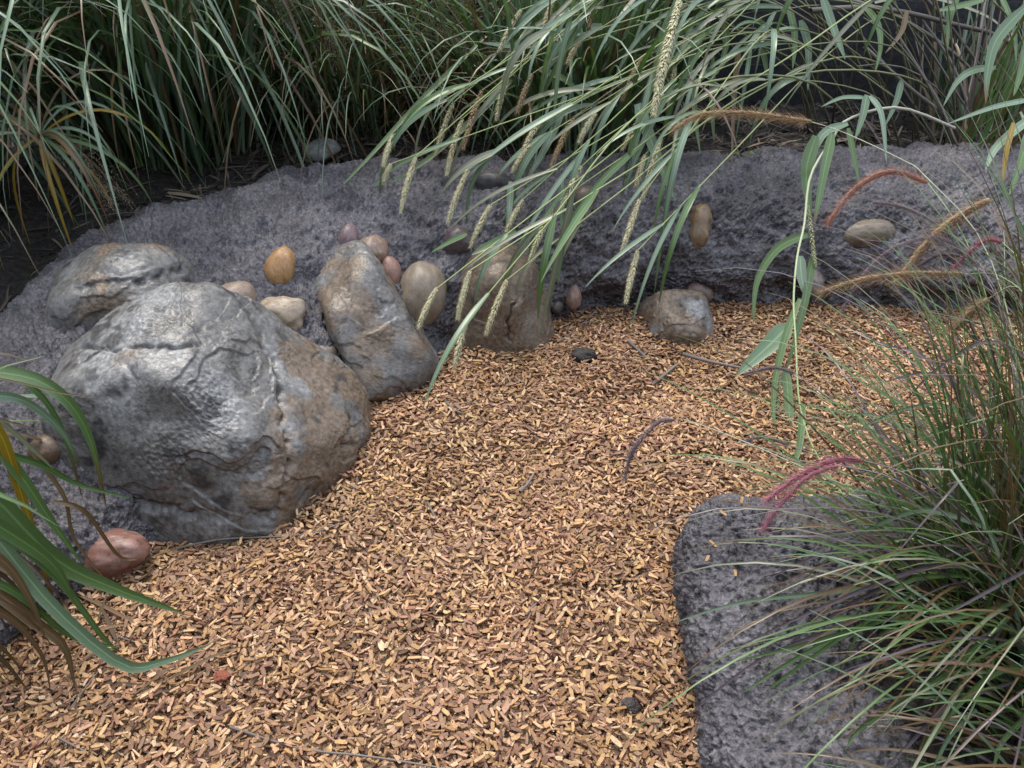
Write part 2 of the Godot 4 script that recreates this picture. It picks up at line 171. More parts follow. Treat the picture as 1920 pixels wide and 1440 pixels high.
const PLUME_STEMS := [[[Vector3(1.061,0.745,-1.985),Vector3(1.079,0.704,-1.808),Vector3(1.076,0.631,-1.607),Vector3(1.054,0.474,-1.343)],0.0037,0],
	[[Vector3(1.133,0.776,-1.821),Vector3(1.173,0.844,-1.767),Vector3(1.19,0.803,-1.633),Vector3(1.134,0.507,-1.305)],0.0035,0],
	[[Vector3(1.043,0.659,-1.67),Vector3(1.082,0.695,-1.592),Vector3(1.1,0.664,-1.465),Vector3(1.069,0.453,-1.202)],0.0034,0],
	[[Vector3(1.079,0.669,-1.677),Vector3(1.082,0.638,-1.55),Vector3(1.055,0.575,-1.398),Vector3(1.026,0.411,-1.17)],0.0034,4],
	[[Vector3(0.64,0.586,-1.114),Vector3(0.719,0.565,-1.099),Vector3(0.816,0.511,-1.058),Vector3(0.894,0.433,-0.999)],0.0029,4],
	[[Vector3(0.589,0.592,-1.094),Vector3(0.693,0.567,-1.083),Vector3(0.803,0.5,-1.041),Vector3(0.884,0.418,-0.987)],0.0029,4],
	[[Vector3(0.416,0.263,-1.622),Vector3(0.429,0.328,-1.54),Vector3(0.539,0.354,-1.43),Vector3(0.695,0.357,-1.303),Vector3(0.873,0.36,-1.174),Vector3(0.941,0.371,-1.052)],0.0036,5],
	[[Vector3(0.855,0.783,-2.327),Vector3(0.894,0.805,-2.185),Vector3(0.996,0.793,-2.019),Vector3(0.99,0.81,-1.874),Vector3(1.064,0.728,-1.654),Vector3(1.069,0.529,-1.347)],0.0040,5],
	[[Vector3(1.049,0.702,-1.827),Vector3(1.083,0.673,-1.68),Vector3(1.084,0.591,-1.494),Vector3(1.057,0.419,-1.238)],0.0036,4],
	[[Vector3(1.132,0.717,-1.714),Vector3(1.143,0.693,-1.595),Vector3(1.116,0.571,-1.403),Vector3(1.07,0.404,-1.177)],0.0035,0],
	[[Vector3(1.043,0.666,-1.55),Vector3(1.066,0.718,-1.506),Vector3(1.079,0.657,-1.377),Vector3(1.047,0.447,-1.134)],0.0033,5],
	[[Vector3(1.061,0.669,-1.74),Vector3(1.084,0.663,-1.623),Vector3(1.078,0.59,-1.455),Vector3(1.055,0.433,-1.224)],0.0035,4],
	[[Vector3(0.687,0.417,-1.613),Vector3(0.774,0.419,-1.447),Vector3(0.887,0.395,-1.263),Vector3(0.953,0.372,-1.078)],0.0035,4],
	[[Vector3(0.64,0.344,-1.432),Vector3(0.743,0.372,-1.32),Vector3(0.852,0.376,-1.189),Vector3(0.931,0.371,-1.052)],0.0034,4]]
const FOUNTAIN_LEAVES := [[[Vector3(0.944,0.435,-1.063),Vector3(0.81,0.466,-1.102),Vector3(0.745,0.453,-1.107),Vector3(0.658,0.406,-1.088),Vector3(0.539,0.314,-1.035)],0.0102,1],
	[[Vector3(0.942,0.41,-0.982),Vector3(0.777,0.433,-0.999),Vector3(0.583,0.379,-0.958),Vector3(0.398,0.309,-0.906)],0.0087,4],
	[[Vector3(0.942,0.48,-1.034),Vector3(0.819,0.453,-1.02),Vector3(0.626,0.371,-0.965),Vector3(0.53,0.32,-0.932),Vector3(0.404,0.292,-0.918)],0.0078,4],
	[[Vector3(0.843,0.379,-1.02),Vector3(0.735,0.384,-1.003),Vector3(0.648,0.334,-0.945),Vector3(0.583,0.255,-0.865)],0.0089,0],
	[[Vector3(0.829,0.339,-1.053),Vector3(0.624,0.309,-1.039),Vector3(0.449,0.287,-1.031),Vector3(0.31,0.248,-1.01)],0.0083,1],
	[[Vector3(0.683,0.306,-0.966),Vector3(0.553,0.288,-0.921),Vector3(0.418,0.247,-0.859)],0.0099,0],
	[[Vector3(0.743,0.322,-0.978),Vector3(0.537,0.287,-0.933),Vector3(0.413,0.276,-0.906)],0.0070,0],
	[[Vector3(0.602,0.298,-0.96),Vector3(0.457,0.263,-0.915),Vector3(0.315,0.19,-0.841)],0.0060,4],
	[[Vector3(0.911,0.427,-0.932),Vector3(0.826,0.391,-0.926),Vector3(0.749,0.366,-0.927),Vector3(0.622,0.356,-0.941)],0.0086,0],
	[[Vector3(0.889,0.511,-0.933),Vector3(0.813,0.467,-0.912),Vector3(0.736,0.422,-0.891)],0.0064,4],
	[[Vector3(0.883,0.405,-0.915),Vector3(0.733,0.322,-0.832),Vector3(0.606,0.278,-0.778),Vector3(0.567,0.261,-0.744)],0.0102,0],
	[[Vector3(0.876,0.388,-0.814),Vector3(0.805,0.396,-0.804),Vector3(0.727,0.359,-0.759),Vector3(0.677,0.322,-0.715)],0.0106,0],
	[[Vector3(0.852,0.352,-0.813),Vector3(0.735,0.338,-0.781),Vector3(0.655,0.297,-0.729),Vector3(0.603,0.278,-0.694)],0.0080,4],
	[[Vector3(0.761,0.362,-0.757),Vector3(0.704,0.35,-0.717),Vector3(0.661,0.327,-0.668)],0.0086,1],
	[[Vector3(0.848,0.355,-0.752),Vector3(0.789,0.343,-0.712),Vector3(0.758,0.327,-0.668)],0.0086,0],
	[[Vector3(0.766,0.39,-1.117),Vector3(0.635,0.379,-1.127),Vector3(0.524,0.355,-1.128)],0.0064,4],
	[[Vector3(0.705,0.381,-1.084),Vector3(0.605,0.365,-1.085),Vector3(0.493,0.315,-1.06)],0.0063,4],
	[[Vector3(0.763,0.355,-1.002),Vector3(0.636,0.312,-0.95),Vector3(0.501,0.256,-0.886),Vector3(0.408,0.216,-0.835)],0.0079,0],
	[[Vector3(0.68,0.294,-0.894),Vector3(0.618,0.287,-0.876),Vector3(0.604,0.258,-0.842)],0.0058,3],
	[[Vector3(1.058,0.47,-1.215),Vector3(0.948,0.57,-1.331),Vector3(0.867,0.585,-1.384),Vector3(0.782,0.547,-1.398)],0.0077,4],
	[[Vector3(1.023,0.476,-1.257),Vector3(0.932,0.525,-1.335),Vector3(0.837,0.508,-1.364),Vector3(0.692,0.427,-1.345)],0.0078,1],
	[[Vector3(0.995,0.422,-1.116),Vector3(0.913,0.483,-1.186),Vector3(0.828,0.503,-1.227),Vector3(0.742,0.481,-1.235)],0.0063,5],
	[[Vector3(1.101,0.595,-1.371),Vector3(1.01,0.629,-1.438),Vector3(0.915,0.564,-1.432),Vector3(0.851,0.479,-1.409)],0.0079,4],
	[[Vector3(1.035,0.419,-1.238),Vector3(0.924,0.554,-1.445),Vector3(0.822,0.554,-1.549),Vector3(0.758,0.547,-1.649)],0.0059,4],
	[[Vector3(1.001,0.389,-1.191),Vector3(0.886,0.481,-1.352),Vector3(0.781,0.501,-1.459),Vector3(0.714,0.525,-1.569)],0.0058,0],
	[[Vector3(1.001,0.38,-1.185),Vector3(0.84,0.472,-1.346),Vector3(0.71,0.453,-1.423),Vector3(0.541,0.437,-1.503)],0.0046,0]]
const TWIGS := [[[Vector3(-0.363,0.035,-1.123),Vector3(-0.342,0.035,-1.183),Vector3(-0.32,0.035,-1.256)],0.0035],
	[[Vector3(-0.575,0.035,-0.919),Vector3(-0.427,0.035,-0.885),Vector3(-0.273,0.035,-0.854),Vector3(-0.083,0.035,-0.83)],0.0032],
	[[Vector3(0.021,0.035,-1.589),Vector3(0.044,0.035,-1.63),Vector3(0.062,0.035,-1.683)],0.0056],
	[[Vector3(0.444,0.035,-2.099),Vector3(0.491,0.035,-2.148),Vector3(0.546,0.035,-2.205)],0.0074],
	[[Vector3(0.394,0.035,-2.317),Vector3(0.442,0.035,-2.238),Vector3(0.47,0.035,-2.187)],0.0063],
	[[Vector3(0.566,0.035,-2.238),Vector3(0.645,0.035,-2.193),Vector3(0.752,0.035,-2.163)],0.0079],
	[[Vector3(0.161,0.035,-2.35),Vector3(0.234,0.035,-2.441),Vector3(0.303,0.035,-2.522)],0.0046],
	[[Vector3(-0.228,0.035,-1.579),Vector3(-0.208,0.035,-1.539),Vector3(-0.188,0.035,-1.497)],0.0037],
	[[Vector3(0.031,0.035,-1.191),Vector3(0.063,0.035,-1.244),Vector3(0.089,0.035,-1.283)],0.0028],
	[[Vector3(-0.324,0.035,-1.228),Vector3(-0.343,0.035,-1.275),Vector3(-0.327,0.035,-1.299)],0.0024],
	[[Vector3(-0.888,0.035,-1.14),Vector3(-0.796,0.035,-1.119),Vector3(-0.756,0.035,-1.14)],0.0022],
	[[Vector3(-0.917,0.035,-0.957),Vector3(-0.904,0.035,-1.019),Vector3(-0.894,0.035,-1.064)],0.0022],
	[[Vector3(-0.911,0.035,-0.893),Vector3(-0.861,0.035,-0.876),Vector3(-0.817,0.035,-0.859)],0.0028],
	[[Vector3(-0.844,0.035,-1.409),Vector3(-0.728,0.035,-1.427),Vector3(-0.543,0.035,-1.445),Vector3(-0.439,0.035,-1.473)],0.0033],
	[[Vector3(0.174,0.035,-2.193),Vector3(0.142,0.035,-2.254),Vector3(0.163,0.035,-2.317)],0.0043],
	[[Vector3(-0.216,0.035,-2.035),Vector3(-0.178,0.035,-1.956),Vector3(-0.145,0.035,-1.93)],0.0048]]

var R := RandomNumberGenerator.new()
var lump := FastNoiseLite.new()
var mid := FastNoiseLite.new()
var fine := FastNoiseLite.new()
var cell := FastNoiseLite.new()
var M := {}
var used := {}

# ------------------------------------------------------------------ meshes
class Buf:
	var v := PackedVector3Array()
	var n := PackedVector3Array()
	var c := PackedColorArray()
	var t := PackedVector2Array()
	var i := PackedInt32Array()
	func put(p: Vector3, nn: Vector3, col: Color, uv := Vector2.ZERO) -> int:
		v.append(p); n.append(nn); c.append(col); t.append(uv)
		return v.size() - 1
	func tri(a: int, b: int, d: int) -> void:
		i.append(a); i.append(b); i.append(d)
	# front faces run clockwise seen from the side the normals point to
	func orient() -> void:
		for k in range(0, i.size(), 3):
			var p := i[k]
			var q := i[k + 1]
			var r := i[k + 2]
			if (v[q] - v[p]).cross(v[r] - v[p]).dot(n[p] + n[q] + n[r]) > 0.0:
				i[k + 1] = r
				i[k + 2] = q
	func mesh() -> ArrayMesh:
		orient()
		var a := []
		a.resize(Mesh.ARRAY_MAX)
		a[Mesh.ARRAY_VERTEX] = v; a[Mesh.ARRAY_NORMAL] = n; a[Mesh.ARRAY_COLOR] = c; a[Mesh.ARRAY_TEX_UV] = t; a[Mesh.ARRAY_INDEX] = i
		var m := ArrayMesh.new()
		m.add_surface_from_arrays(Mesh.PRIMITIVE_TRIANGLES, a)
		return m
	func smooth() -> void:
		n.resize(v.size())
		n.fill(Vector3.ZERO)
		for k in range(0, i.size(), 3):
			var a := i[k]
			var b := i[k + 1]
			var d := i[k + 2]
			var f := (v[d] - v[a]).cross(v[b] - v[a])
			n[a] += f; n[b] += f; n[d] += f
		for k in n.size():
			n[k] = n[k].normalized()

func numbered(called: String) -> String:
	var k: int = used.get(called, 0)
	used[called] = k + 1
	return called if k == 0 else "%s_%03d" % [called, k]

func part(called: String, mesh: Mesh, m: Material, parent: Node3D) -> MeshInstance3D:
	var o := MeshInstance3D.new()
	o.name = called
	o.mesh = mesh
	o.material_override = m
	parent.add_child(o, true)
	return o

func tag(o: Node3D, label: String, category: String, group := "", kind := "") -> void:
	if label: o.set_meta("label", label)
	if category: o.set_meta("category", category)
	if group: o.set_meta("group", group)
	if kind: o.set_meta("kind", kind)

func thing(called: String, at: Vector3, label: String, category: String, group := "") -> Node3D:
	var o := Node3D.new()
	o.name = numbered(called)
	add_child(o)
	o.position = at
	tag(o, label, category, group)
	return o

func solo(called: String, mesh: Mesh, m: Material, at: Vector3, label: String, category: String, group := "") -> MeshInstance3D:
	var o := MeshInstance3D.new()
	o.name = numbered(called)
	o.mesh = mesh
	o.material_override = m
	add_child(o)
	o.position = at
	tag(o, label, category, group)
	return o

func structure(called: String, mesh: Mesh, m: Material, label: String) -> MeshInstance3D:
	var o := solo(called, mesh, m, Vector3.ZERO, label, "")
	o.set_meta("kind", "structure")
	return o

func mix(a: Color, b: Color, k: float) -> Color:
	return a.lerp(b, clampf(k, 0.0, 1.0))

func rr(a: float, b: float) -> float:
	return R.randf_range(a, b)

func catmull(p: Array, t: float) -> Vector3:
	var n := p.size() - 1
	var k := clampi(int(floor(t)), 0, n - 1)
	var q := t - k
	var a: Vector3 = p[maxi(k - 1, 0)]
	var b: Vector3 = p[k]
	var d: Vector3 = p[k + 1]
	var e: Vector3 = p[mini(k + 2, n)]
	return 0.5 * (2.0 * b + (d - a) * q + (2.0 * a - 5.0 * b + 4.0 * d - e) * q * q + (3.0 * b - a - 3.0 * d + e) * q * q * q)

func spline(p: Array, n: int) -> PackedVector3Array:
	var out := PackedVector3Array()
	for k in n + 1:
		out.append(catmull(p, float(k) / n * (p.size() - 1)))
	return out

func moved(p, o: Vector3) -> PackedVector3Array:
	var out := PackedVector3Array()
	for q in p:
		out.append(q - o)
	return out

# a leaf that leaves p along d and sags under its weight
func arc(p: Vector3, d: Vector3, length: float, sag: float, n: int, kink := 0.0) -> PackedVector3Array:
	var out := PackedVector3Array([p])
	var step := length / n
	var side := Vector3(rr(-1, 1), 0, rr(-1, 1)) * 0.06
	for k in n:
		var t := float(k + 1) / n
		d = (d + Vector3.DOWN * sag * t * 3.0 / n + side / n).normalized()
		if kink > 0.0 and absf(t - kink) < 0.5 / n:
			d = (d * 0.5 + Vector3(d.x, -1.2, d.z)).normalized()
		p += d * step
		out.append(p)
	return out

# a folded ribbon along a line of points; width profile of a grass leaf
func ribbon(b: Buf, p: PackedVector3Array, w: float, face: Vector3, base: Color, tip: Color, brown_from := 2.0, fold := 0.16) -> void:
	var n := p.size() - 1
	var first := b.v.size()
	var brown := Color(0.17, 0.09, 0.035)
	var run := rr(0, 3)
	var own := mix(base, tip, rr(0.1, 0.95))
	for k in n + 1:
		var t := float(k) / n
		var along := (p[mini(k + 1, n)] - p[maxi(k - 1, 0)]).normalized()
		var side := along.cross(face).normalized()
		if side.length() < 0.1: side = Vector3.RIGHT
		var up := side.cross(along)
		var ww := w * 0.5 * (0.5 + 0.5 * smoothstep(0.0, 0.22, t)) * (1.0 - pow(t, 2.6)) + 0.0004
		var col := own
		if t > brown_from: col = mix(col, brown, (t - brown_from) / maxf(0.12, (1.0 - brown_from) * 0.5))
		if k > 0: run += p[k].distance_to(p[k - 1]) * 4.0
		b.put(p[k] - side * ww + up * fold * ww, (up + side * 0.3).normalized(), col, Vector2(0.0, run))
		b.put(p[k], up, col, Vector2(0.5, run))
		b.put(p[k] + side * ww + up * fold * ww, (up - side * 0.3).normalized(), col, Vector2(1.0, run))
		if k > 0:
			for s in 2:
				var a := first + (k - 1) * 3 + s
				b.tri(a, a + 3, a + 1)
				b.tri(a + 1, a + 3, a + 4)

func tube(b: Buf, p: PackedVector3Array, r0: float, r1: float, c0: Color, c1: Color, sides := 5) -> void:
	var n := p.size() - 1
	var first := b.v.size()
	var ref := Vector3(0.31, 0.2, 0.93)
	for k in n + 1:
		var t := float(k) / n
		var along := (p[mini(k + 1, n)] - p[maxi(k - 1, 0)]).normalized()
		var x := along.cross(ref).normalized()
		var y := x.cross(along)
		for s in sides + 1:
			var d := x * cos(TAU * s / sides) + y * sin(TAU * s / sides)
			b.put(p[k] + d * lerpf(r0, r1, t), d, mix(c0, c1, t), Vector2(float(s) / sides, t * 6.0))
			if k > 0 and s > 0:
				var a := first + (k - 1) * (sides + 1) + s - 1
				var e := a + sides + 1
				b.tri(a, e, a + 1)
				b.tri(a + 1, e, e + 1)

# a bristly grass spike: spikelets set spirally round the axis, each with a fine bristle
func spike(b: Buf, p: PackedVector3Array, r: float, col: Color, dark: Color, count: int, bristle: float, slim := 0.3) -> void:
	var n := p.size() - 1
	for k in count:
		var t := (k + rr(0, 0.9)) / count
		var q := t * n
		var i0 := mini(int(q), n - 1)
		var at := p[i0].lerp(p[i0 + 1], q - i0)
		var along := (p[i0 + 1] - p[i0]).normalized()
		var x := along.cross(Vector3(0.3, 0.1, 0.9)).normalized()
		var y := x.cross(along)
		var a := k * 2.39996 + rr(-0.3, 0.3)
		var d := x * cos(a) + y * sin(a)
		var fat := r * (0.45 + 0.55 * sin(PI * clampf(0.12 + t * 0.8, 0, 1)))
		var root := at + d * fat * 0.15
		var end := at + d * fat * rr(0.75, 1.1) + along * fat * rr(0.7, 1.2)
		var w := along.cross(d) * fat * slim
		var c := mix(col, dark, rr(0, 1) * rr(0, 1))
		var m := root.lerp(end, 0.5)
		var up := d * 0.6 - along * 0.5
		var i := b.put(root, -along, c)
		b.put(m + w, (w.normalized() + up).normalized(), c)
		b.put(m - w, (up - w.normalized()).normalized(), c)
		b.put(end, d, c)
		b.put(m + d * fat * 0.1 - along * fat * 0.25, up.normalized(), c)
		b.tri(i, i + 1, i + 4); b.tri(i, i + 4, i + 2); b.tri(i + 1, i + 3, i + 4); b.tri(i + 4, i + 3, i + 2)
		if bristle > 0.0:
			var far := end + (d * rr(0.5, 1.0) + along * 0.8) * bristle
			var hair := w.normalized() * maxf(w.length() * 0.16, 0.00045)
			var j := b.put(end + hair, d, c)
			b.put(end - hair, d, c)
			b.put(far, d, c)
			b.tri(j, j + 1, j + 2)

# ------------------------------------------------------------------ stones
func seg_dist(p: Vector3, a: Vector3, b: Vector3) -> float:
	var ab := b - a
	return p.distance_to(a + ab * clampf((p - a).dot(ab) / ab.length_squared(), 0.0, 1.0))

func ball(nu: int, nv: int, shape: Callable, paint: Callable) -> ArrayMesh:
	var b := Buf.new()
	for j in nv + 1:
		for k in nu:
			if (j == 0 or j == nv) and k > 0: continue
			var th := PI * j / nv
			var ph := TAU * k / nu
			var d := Vector3(sin(th) * cos(ph), cos(th), sin(th) * sin(ph))
			var p: Vector3 = shape.call(d)
			b.put(p, d, paint.call(p, d), Vector2(float(k) / nu, float(j) / nv))
	var row := func(j: int, k: int) -> int: return 0 if j == 0 else (1 + (nv - 1) * nu if j == nv else 1 + (j - 1) * nu + k % nu)
	for j in nv:
		for k in nu:
			var a: int = row.call(j, k)
			var c: int = row.call(j, k + 1)
			var e: int = row.call(j + 1, k)
			var f: int = row.call(j + 1, k + 1)
			if a != c: b.tri(a, c, e)
			if e != f: b.tri(c, f, e)
	b.smooth()
	return b.mesh()

func boulder_mesh(key: String, nu: int, nv: int, rough: float, paint: Callable) -> ArrayMesh:
	var spec: Array = BOULDER_PLANES[key]
	var cen: Vector3 = spec[0]
	var kk: float = spec[1]
	var ns := PackedVector3Array()
	var ds := PackedFloat32Array()
	for q in spec[2]:
		ns.append(Vector3(q[0], q[1], q[2]).normalized())
		ds.append(q[3])
	var cracks: Array = CRACKS[key]
	var dents: Array = DENTS if key == "b1" else []
	return ball(nu, nv, func(d: Vector3) -> Vector3:
		var s := 0.0
		for k in ns.size():
			s += pow(maxf(0.0, ns[k].dot(d) / ds[k]), kk)
		var r := pow(s, -1.0 / kk)
		var p := cen + d * r
		var h := lump.get_noise_3dv(p * 5.0) * 0.016 + mid.get_noise_3dv(p * 14.0) * 0.0035 * rough
		var pits := fine.get_noise_3dv(p * 70.0)
		var patch := clampf(mid.get_noise_3dv(p * 6.0 + Vector3(9, 3, 1)) * 2.2 + 0.35, 0.0, 1.0)
		h += pits * 0.0011 * rough * (0.1 + patch * patch * 1.6)
		# a few broken faces: soft-edged steps where one slow noise crosses a level
		var q := lump.get_noise_3dv(p * 3.4 + Vector3(3, 7, 5)) + mid.get_noise_3dv(p * 16.0) * 0.1
		h += (smoothstep(0.06, 0.1, q) + smoothstep(-0.2, -0.15, q)) * 0.006 * rough
		for t in dents:
			var k: float = p.distance_to(t[0]) / t[1]
			if k < 1.0:
				var g := (1.0 - k * k) * (1.0 - k * k)
				h -= t[2] * g
				h += (pits * 0.0028 + mid.get_noise_3dv(p * 45.0) * 0.003) * g
		var deep := 0.0
		for c in cracks:
			var line: Array = c[0]
			var w: float = c[2]
			for k in line.size() - 1:
				if p.distance_squared_to(line[k]) > 0.05: continue
				var g := seg_dist(p + Vector3(lump.get_noise_3dv(p * 16.0), lump.get_noise_3dv(p * 16.0 + Vector3(5, 5, 5)), 0) * 0.016, line[k], line[k + 1])
				if g < w * 4.0:
					var fade := 0.55 + 0.45 * clampf(lump.get_noise_3dv(p * 9.0 + Vector3(1, 9, 4)) * 2.0 + 0.5, 0.0, 1.0)
					deep = maxf(deep, c[1] * fade * (exp(-g * g / (w * w)) * 0.7 + exp(-g * g / (w * w * 8.0)) * 0.18))
		return d * (r + h - deep), paint)

func stone_mesh(size: Vector3, seed_: float, knobbly: float, ca: Color, cb: Color, cc: Color, waist := 0.0, egg := 0.0, flat := 0.0) -> ArrayMesh:
	var o := Vector3(seed_ * 7.3, seed_ * 3.1, seed_ * 5.7)
	var facets := []
	for k in 7:
		facets.append([Vector3(sin(seed_ * 3 + k * 2.4), cos(seed_ + k * 1.7), sin(seed_ * 2 + k * 4.1)).normalized(), 0.84 + 0.1 * sin(k * 3.3 + seed_)])
	return ball(56, 36, func(d: Vector3) -> Vector3:
		var r := 1.0 + lump.get_noise_3dv(d * 0.7 + o) * 0.2 * (0.22 + knobbly) + mid.get_noise_3dv(d * 3.0 + o) * 0.05 * knobbly + fine.get_noise_3dv(d * 14.0 + o) * 0.008
		if flat > 0.0:
			for f in facets:
				var h: float = d.dot(f[0])
				if h > 0.3: r = lerpf(r, minf(r, (f[1] + 0.06) / h), flat * 0.8)
		var p := d * r
		p.x *= 1.0 - egg * p.y * 0.25 - waist * exp(-pow(p.y * 3.2 + 0.2, 2.0))
		p.z *= 1.0 - waist * 0.6 * exp(-pow(p.y * 3.2 + 0.2, 2.0))
		return p * size, func(p: Vector3, d: Vector3) -> Color:
		var a := mid.get_noise_3dv(d * 1.3 + o) * 1.6 + 0.5
		var c := mix(ca, cb, smoothstep(0.3, 0.7, a))
		c = mix(c, cc, smoothstep(0.2, 0.45, fine.get_noise_3dv(d * 3.0 + o * 2.0) + mid.get_noise_3dv(d * 2.2 - o) * 0.6) * 0.8)
		return c * (0.92 + 0.16 * fine.get_noise_3dv(d * 16.0)))

# ------------------------------------------------------------------ textures and materials
func noise_tex(freq: float, octaves: int, type: int, ramp: Array, seed_: int, size := 512) -> NoiseTexture2D:
	var n := FastNoiseLite.new()
	n.noise_type = type
	n.frequency = freq
	n.fractal_octaves = octaves
	n.seed = seed_
	if type == FastNoiseLite.TYPE_CELLULAR: n.cellular_return_type = FastNoiseLite.RETURN_DISTANCE
	var t := NoiseTexture2D.new()
	t.width = size
	t.height = size
	t.seamless = true
	t.noise = n
	if ramp:
		var g := Gradient.new()
		var offs := PackedFloat32Array()
		var cols := PackedColorArray()
		for k in ramp.size():
			offs.append(ramp[k][0])
			cols.append(ramp[k][1])
		g.offsets = offs
		g.colors = cols
		t.color_ramp = g
	return t

func grey(v: float) -> Color: return Color(v, v, v)

func surface(rough: float, tex: Texture2D, bump: Texture2D, relief: float, scale: float) -> StandardMaterial3D:
	var m := StandardMaterial3D.new()
	m.vertex_color_use_as_albedo = true
	m.roughness = rough
	m.albedo_texture = tex
	if bump:
		m.heightmap_enabled = true
		m.heightmap_texture = bump
		m.heightmap_scale = relief
	if scale > 0.0:
		m.uv1_triplanar = true
		m.uv1_world_triplanar = true
		m.uv1_scale = Vector3.ONE * scale
	return m

func make_materials() -> void:
	var P := FastNoiseLite.TYPE_PERLIN
	var S := FastNoiseLite.TYPE_SIMPLEX_SMOOTH
	var grit := noise_tex(0.045, 5, P, [[0.0, grey(0.42)], [0.45, grey(0.74)], [0.62, grey(0.86)], [0.78, grey(1.0)]], 4, 1024)
	var grit_bump := noise_tex(0.05, 5, P, [[0.2, grey(0.0)], [0.5, grey(0.55)], [0.8, grey(1.0)]], 3, 1024)
	M.concrete = surface(0.6, grit, grit_bump, 0.5, 2.2)
	M.concrete.metallic_specular = 0.45
	var mottle := noise_tex(0.02, 6, S, [[0.0, grey(0.55)], [0.4, grey(0.78)], [0.6, grey(0.9)], [1.0, grey(1.0)]], 8, 1024)
	var pits := noise_tex(0.06, 4, P, [[0.15, grey(0.0)], [0.45, grey(0.7)], [0.8, grey(1.0)]], 12, 1024)
	M.rock = surface(0.44, mottle, pits, 0.13, 2.6)
	M.rock.roughness_texture = noise_tex(0.03, 4, S, [[0.0, grey(0.75)], [0.5, grey(1.0)]], 21, 512)
	M.rock.metallic_specular = 0.44
	M.rock.clearcoat_enabled = true
	M.rock.clearcoat = 0.1
	M.rock.clearcoat_roughness = 0.3
	M.cobble = surface(0.42, noise_tex(0.05, 4, S, [[0.0, grey(0.7)], [1.0, grey(1.0)]], 31), pits, 0.05, 6.0)
	M.cobble.metallic_specular = 0.5
	M.soil = surface(0.9, noise_tex(0.05, 5, P, [[0.2, grey(0.4)], [0.8, grey(1.0)]], 41), noise_tex(0.04, 5, P, [], 42), 2.0, 2.0)
	M.wall = surface(0.7, noise_tex(0.02, 5, S, [[0.2, grey(0.6)], [0.8, grey(1.0)]], 51), noise_tex(0.08, 4, P, [], 52), 0.15, 2.0)
	M.wall.vertex_color_use_as_albedo = false
	M.wall.albedo_color = Color(0.028, 0.030, 0.036).linear_to_srgb()
	# wood: streaks along u
	var im := Image.create(128, 64, false, Image.FORMAT_RGB8)
	for y in 64:
		for x in 128:
			var s := 0.84 + 0.2 * mid.get_noise_2d(x * 0.35, y * 6.0) + 0.1 * fine.get_noise_2d(x * 1.5, y * 12.0)
			im.set_pixel(x, y, grey(clampf(s, 0.4, 1.0)))
	M.chip = surface(0.62, ImageTexture.create_from_image(im), null, 0.0, 0.0)
	M.chip.metallic_specular = 0.4
	# leaf: veins along v, paler midrib
	im = Image.create(64, 128, false, Image.FORMAT_RGB8)
	for y in 128:
		for x in 64:
			var u := absf(x - 31.5) / 32.0
			var s := 0.76 + 0.1 * sin(x * 1.9) * fine.get_noise_2d(x * 9.0, 3.0) + 0.12 * mid.get_noise_2d(x * 4.0, y * 0.9) + 0.06 * fine.get_noise_2d(x * 7.0, y * 3.0)
			s += 0.22 * exp(-pow(u * 9.0, 2.0))
			im.set_pixel(x, y, grey(clampf(s, 0.4, 1.0)))
	M.leaf = surface(0.36, ImageTexture.create_from_image(im), null, 0.0, 0.0)
	M.leaf.backlight_enabled = true
	M.leaf.backlight = Color(0.55, 0.62, 0.4)
	M.leaf.metallic_specular = 0.5
	M.head = surface(0.7, null, null, 0.0, 0.0)
	M.head.backlight_enabled = true
	M.head.backlight = Color(0.6, 0.6, 0.5)
	M.stem = surface(0.5, null, null, 0.0, 0.0)
	M.litter = surface(0.75, null, null, 0.0, 0.0)
	M.clod = surface(0.6, null, noise_tex(0.06, 4, P, [], 61), 0.4, 8.0)

# ------------------------------------------------------------------ the ground, kerbs and mulch
func mulch_y(x: float, z: float) -> float:
	return lump.get_noise_2d(x * 4.0, z * 4.0) * 0.03 + mid.get_noise_2d(x * 9.0, z * 9.0) * 0.012

func sheet(x0: float, x1: float, z0: float, z1: float, step: float, height: Callable, col: Callable) -> ArrayMesh:
	var b := Buf.new()
	var nx := int((x1 - x0) / step)
	var nz := int((z1 - z0) / step)
	for j in nz + 1:
		for k in nx + 1:
			var x := lerpf(x0, x1, float(k) / nx)
			var z := lerpf(z0, z1, float(j) / nz)
			b.put(Vector3(x, height.call(x, z), z), Vector3.UP, col.call(x, z))
	for j in nz:
		for k in nx:
			var a := j * (nx + 1) + k
			b.tri(a, a + 1, a + nx + 1)
			b.tri(a + 1, a + nx + 2, a + nx + 1)
	b.smooth()
	return b.mesh()

func roughen(p: Vector3, n: Vector3, big := 1.0) -> Vector3:
	var h := lump.get_noise_3dv(p * 5.0) * 0.035 * big + mid.get_noise_3dv(p * 13.0) * 0.014 + mid.get_noise_3dv(p * 30.0) * 0.007
	# crumbs of mortar with holes between them
	var crumb := mid.get_noise_3dv(p * 62.0)
	h += crumb * 0.0075 - maxf(0.0, fine.get_noise_3dv(p * 34.0 + Vector3(8, 1, 3)) - 0.2) * 0.022
	h += fine.get_noise_3dv(p * 120.0) * 0.002
	return p + n * h

func concrete_colour(p: Vector3) -> Color:
	var a := mid.get_noise_3dv(p * 4.0) * 1.3 + 0.5
	var c := mix(Color(0.105, 0.096, 0.108), Color(0.20, 0.186, 0.204), a)
	return c * (0.95 + 0.5 * mid.get_noise_3dv(p * 40.0))

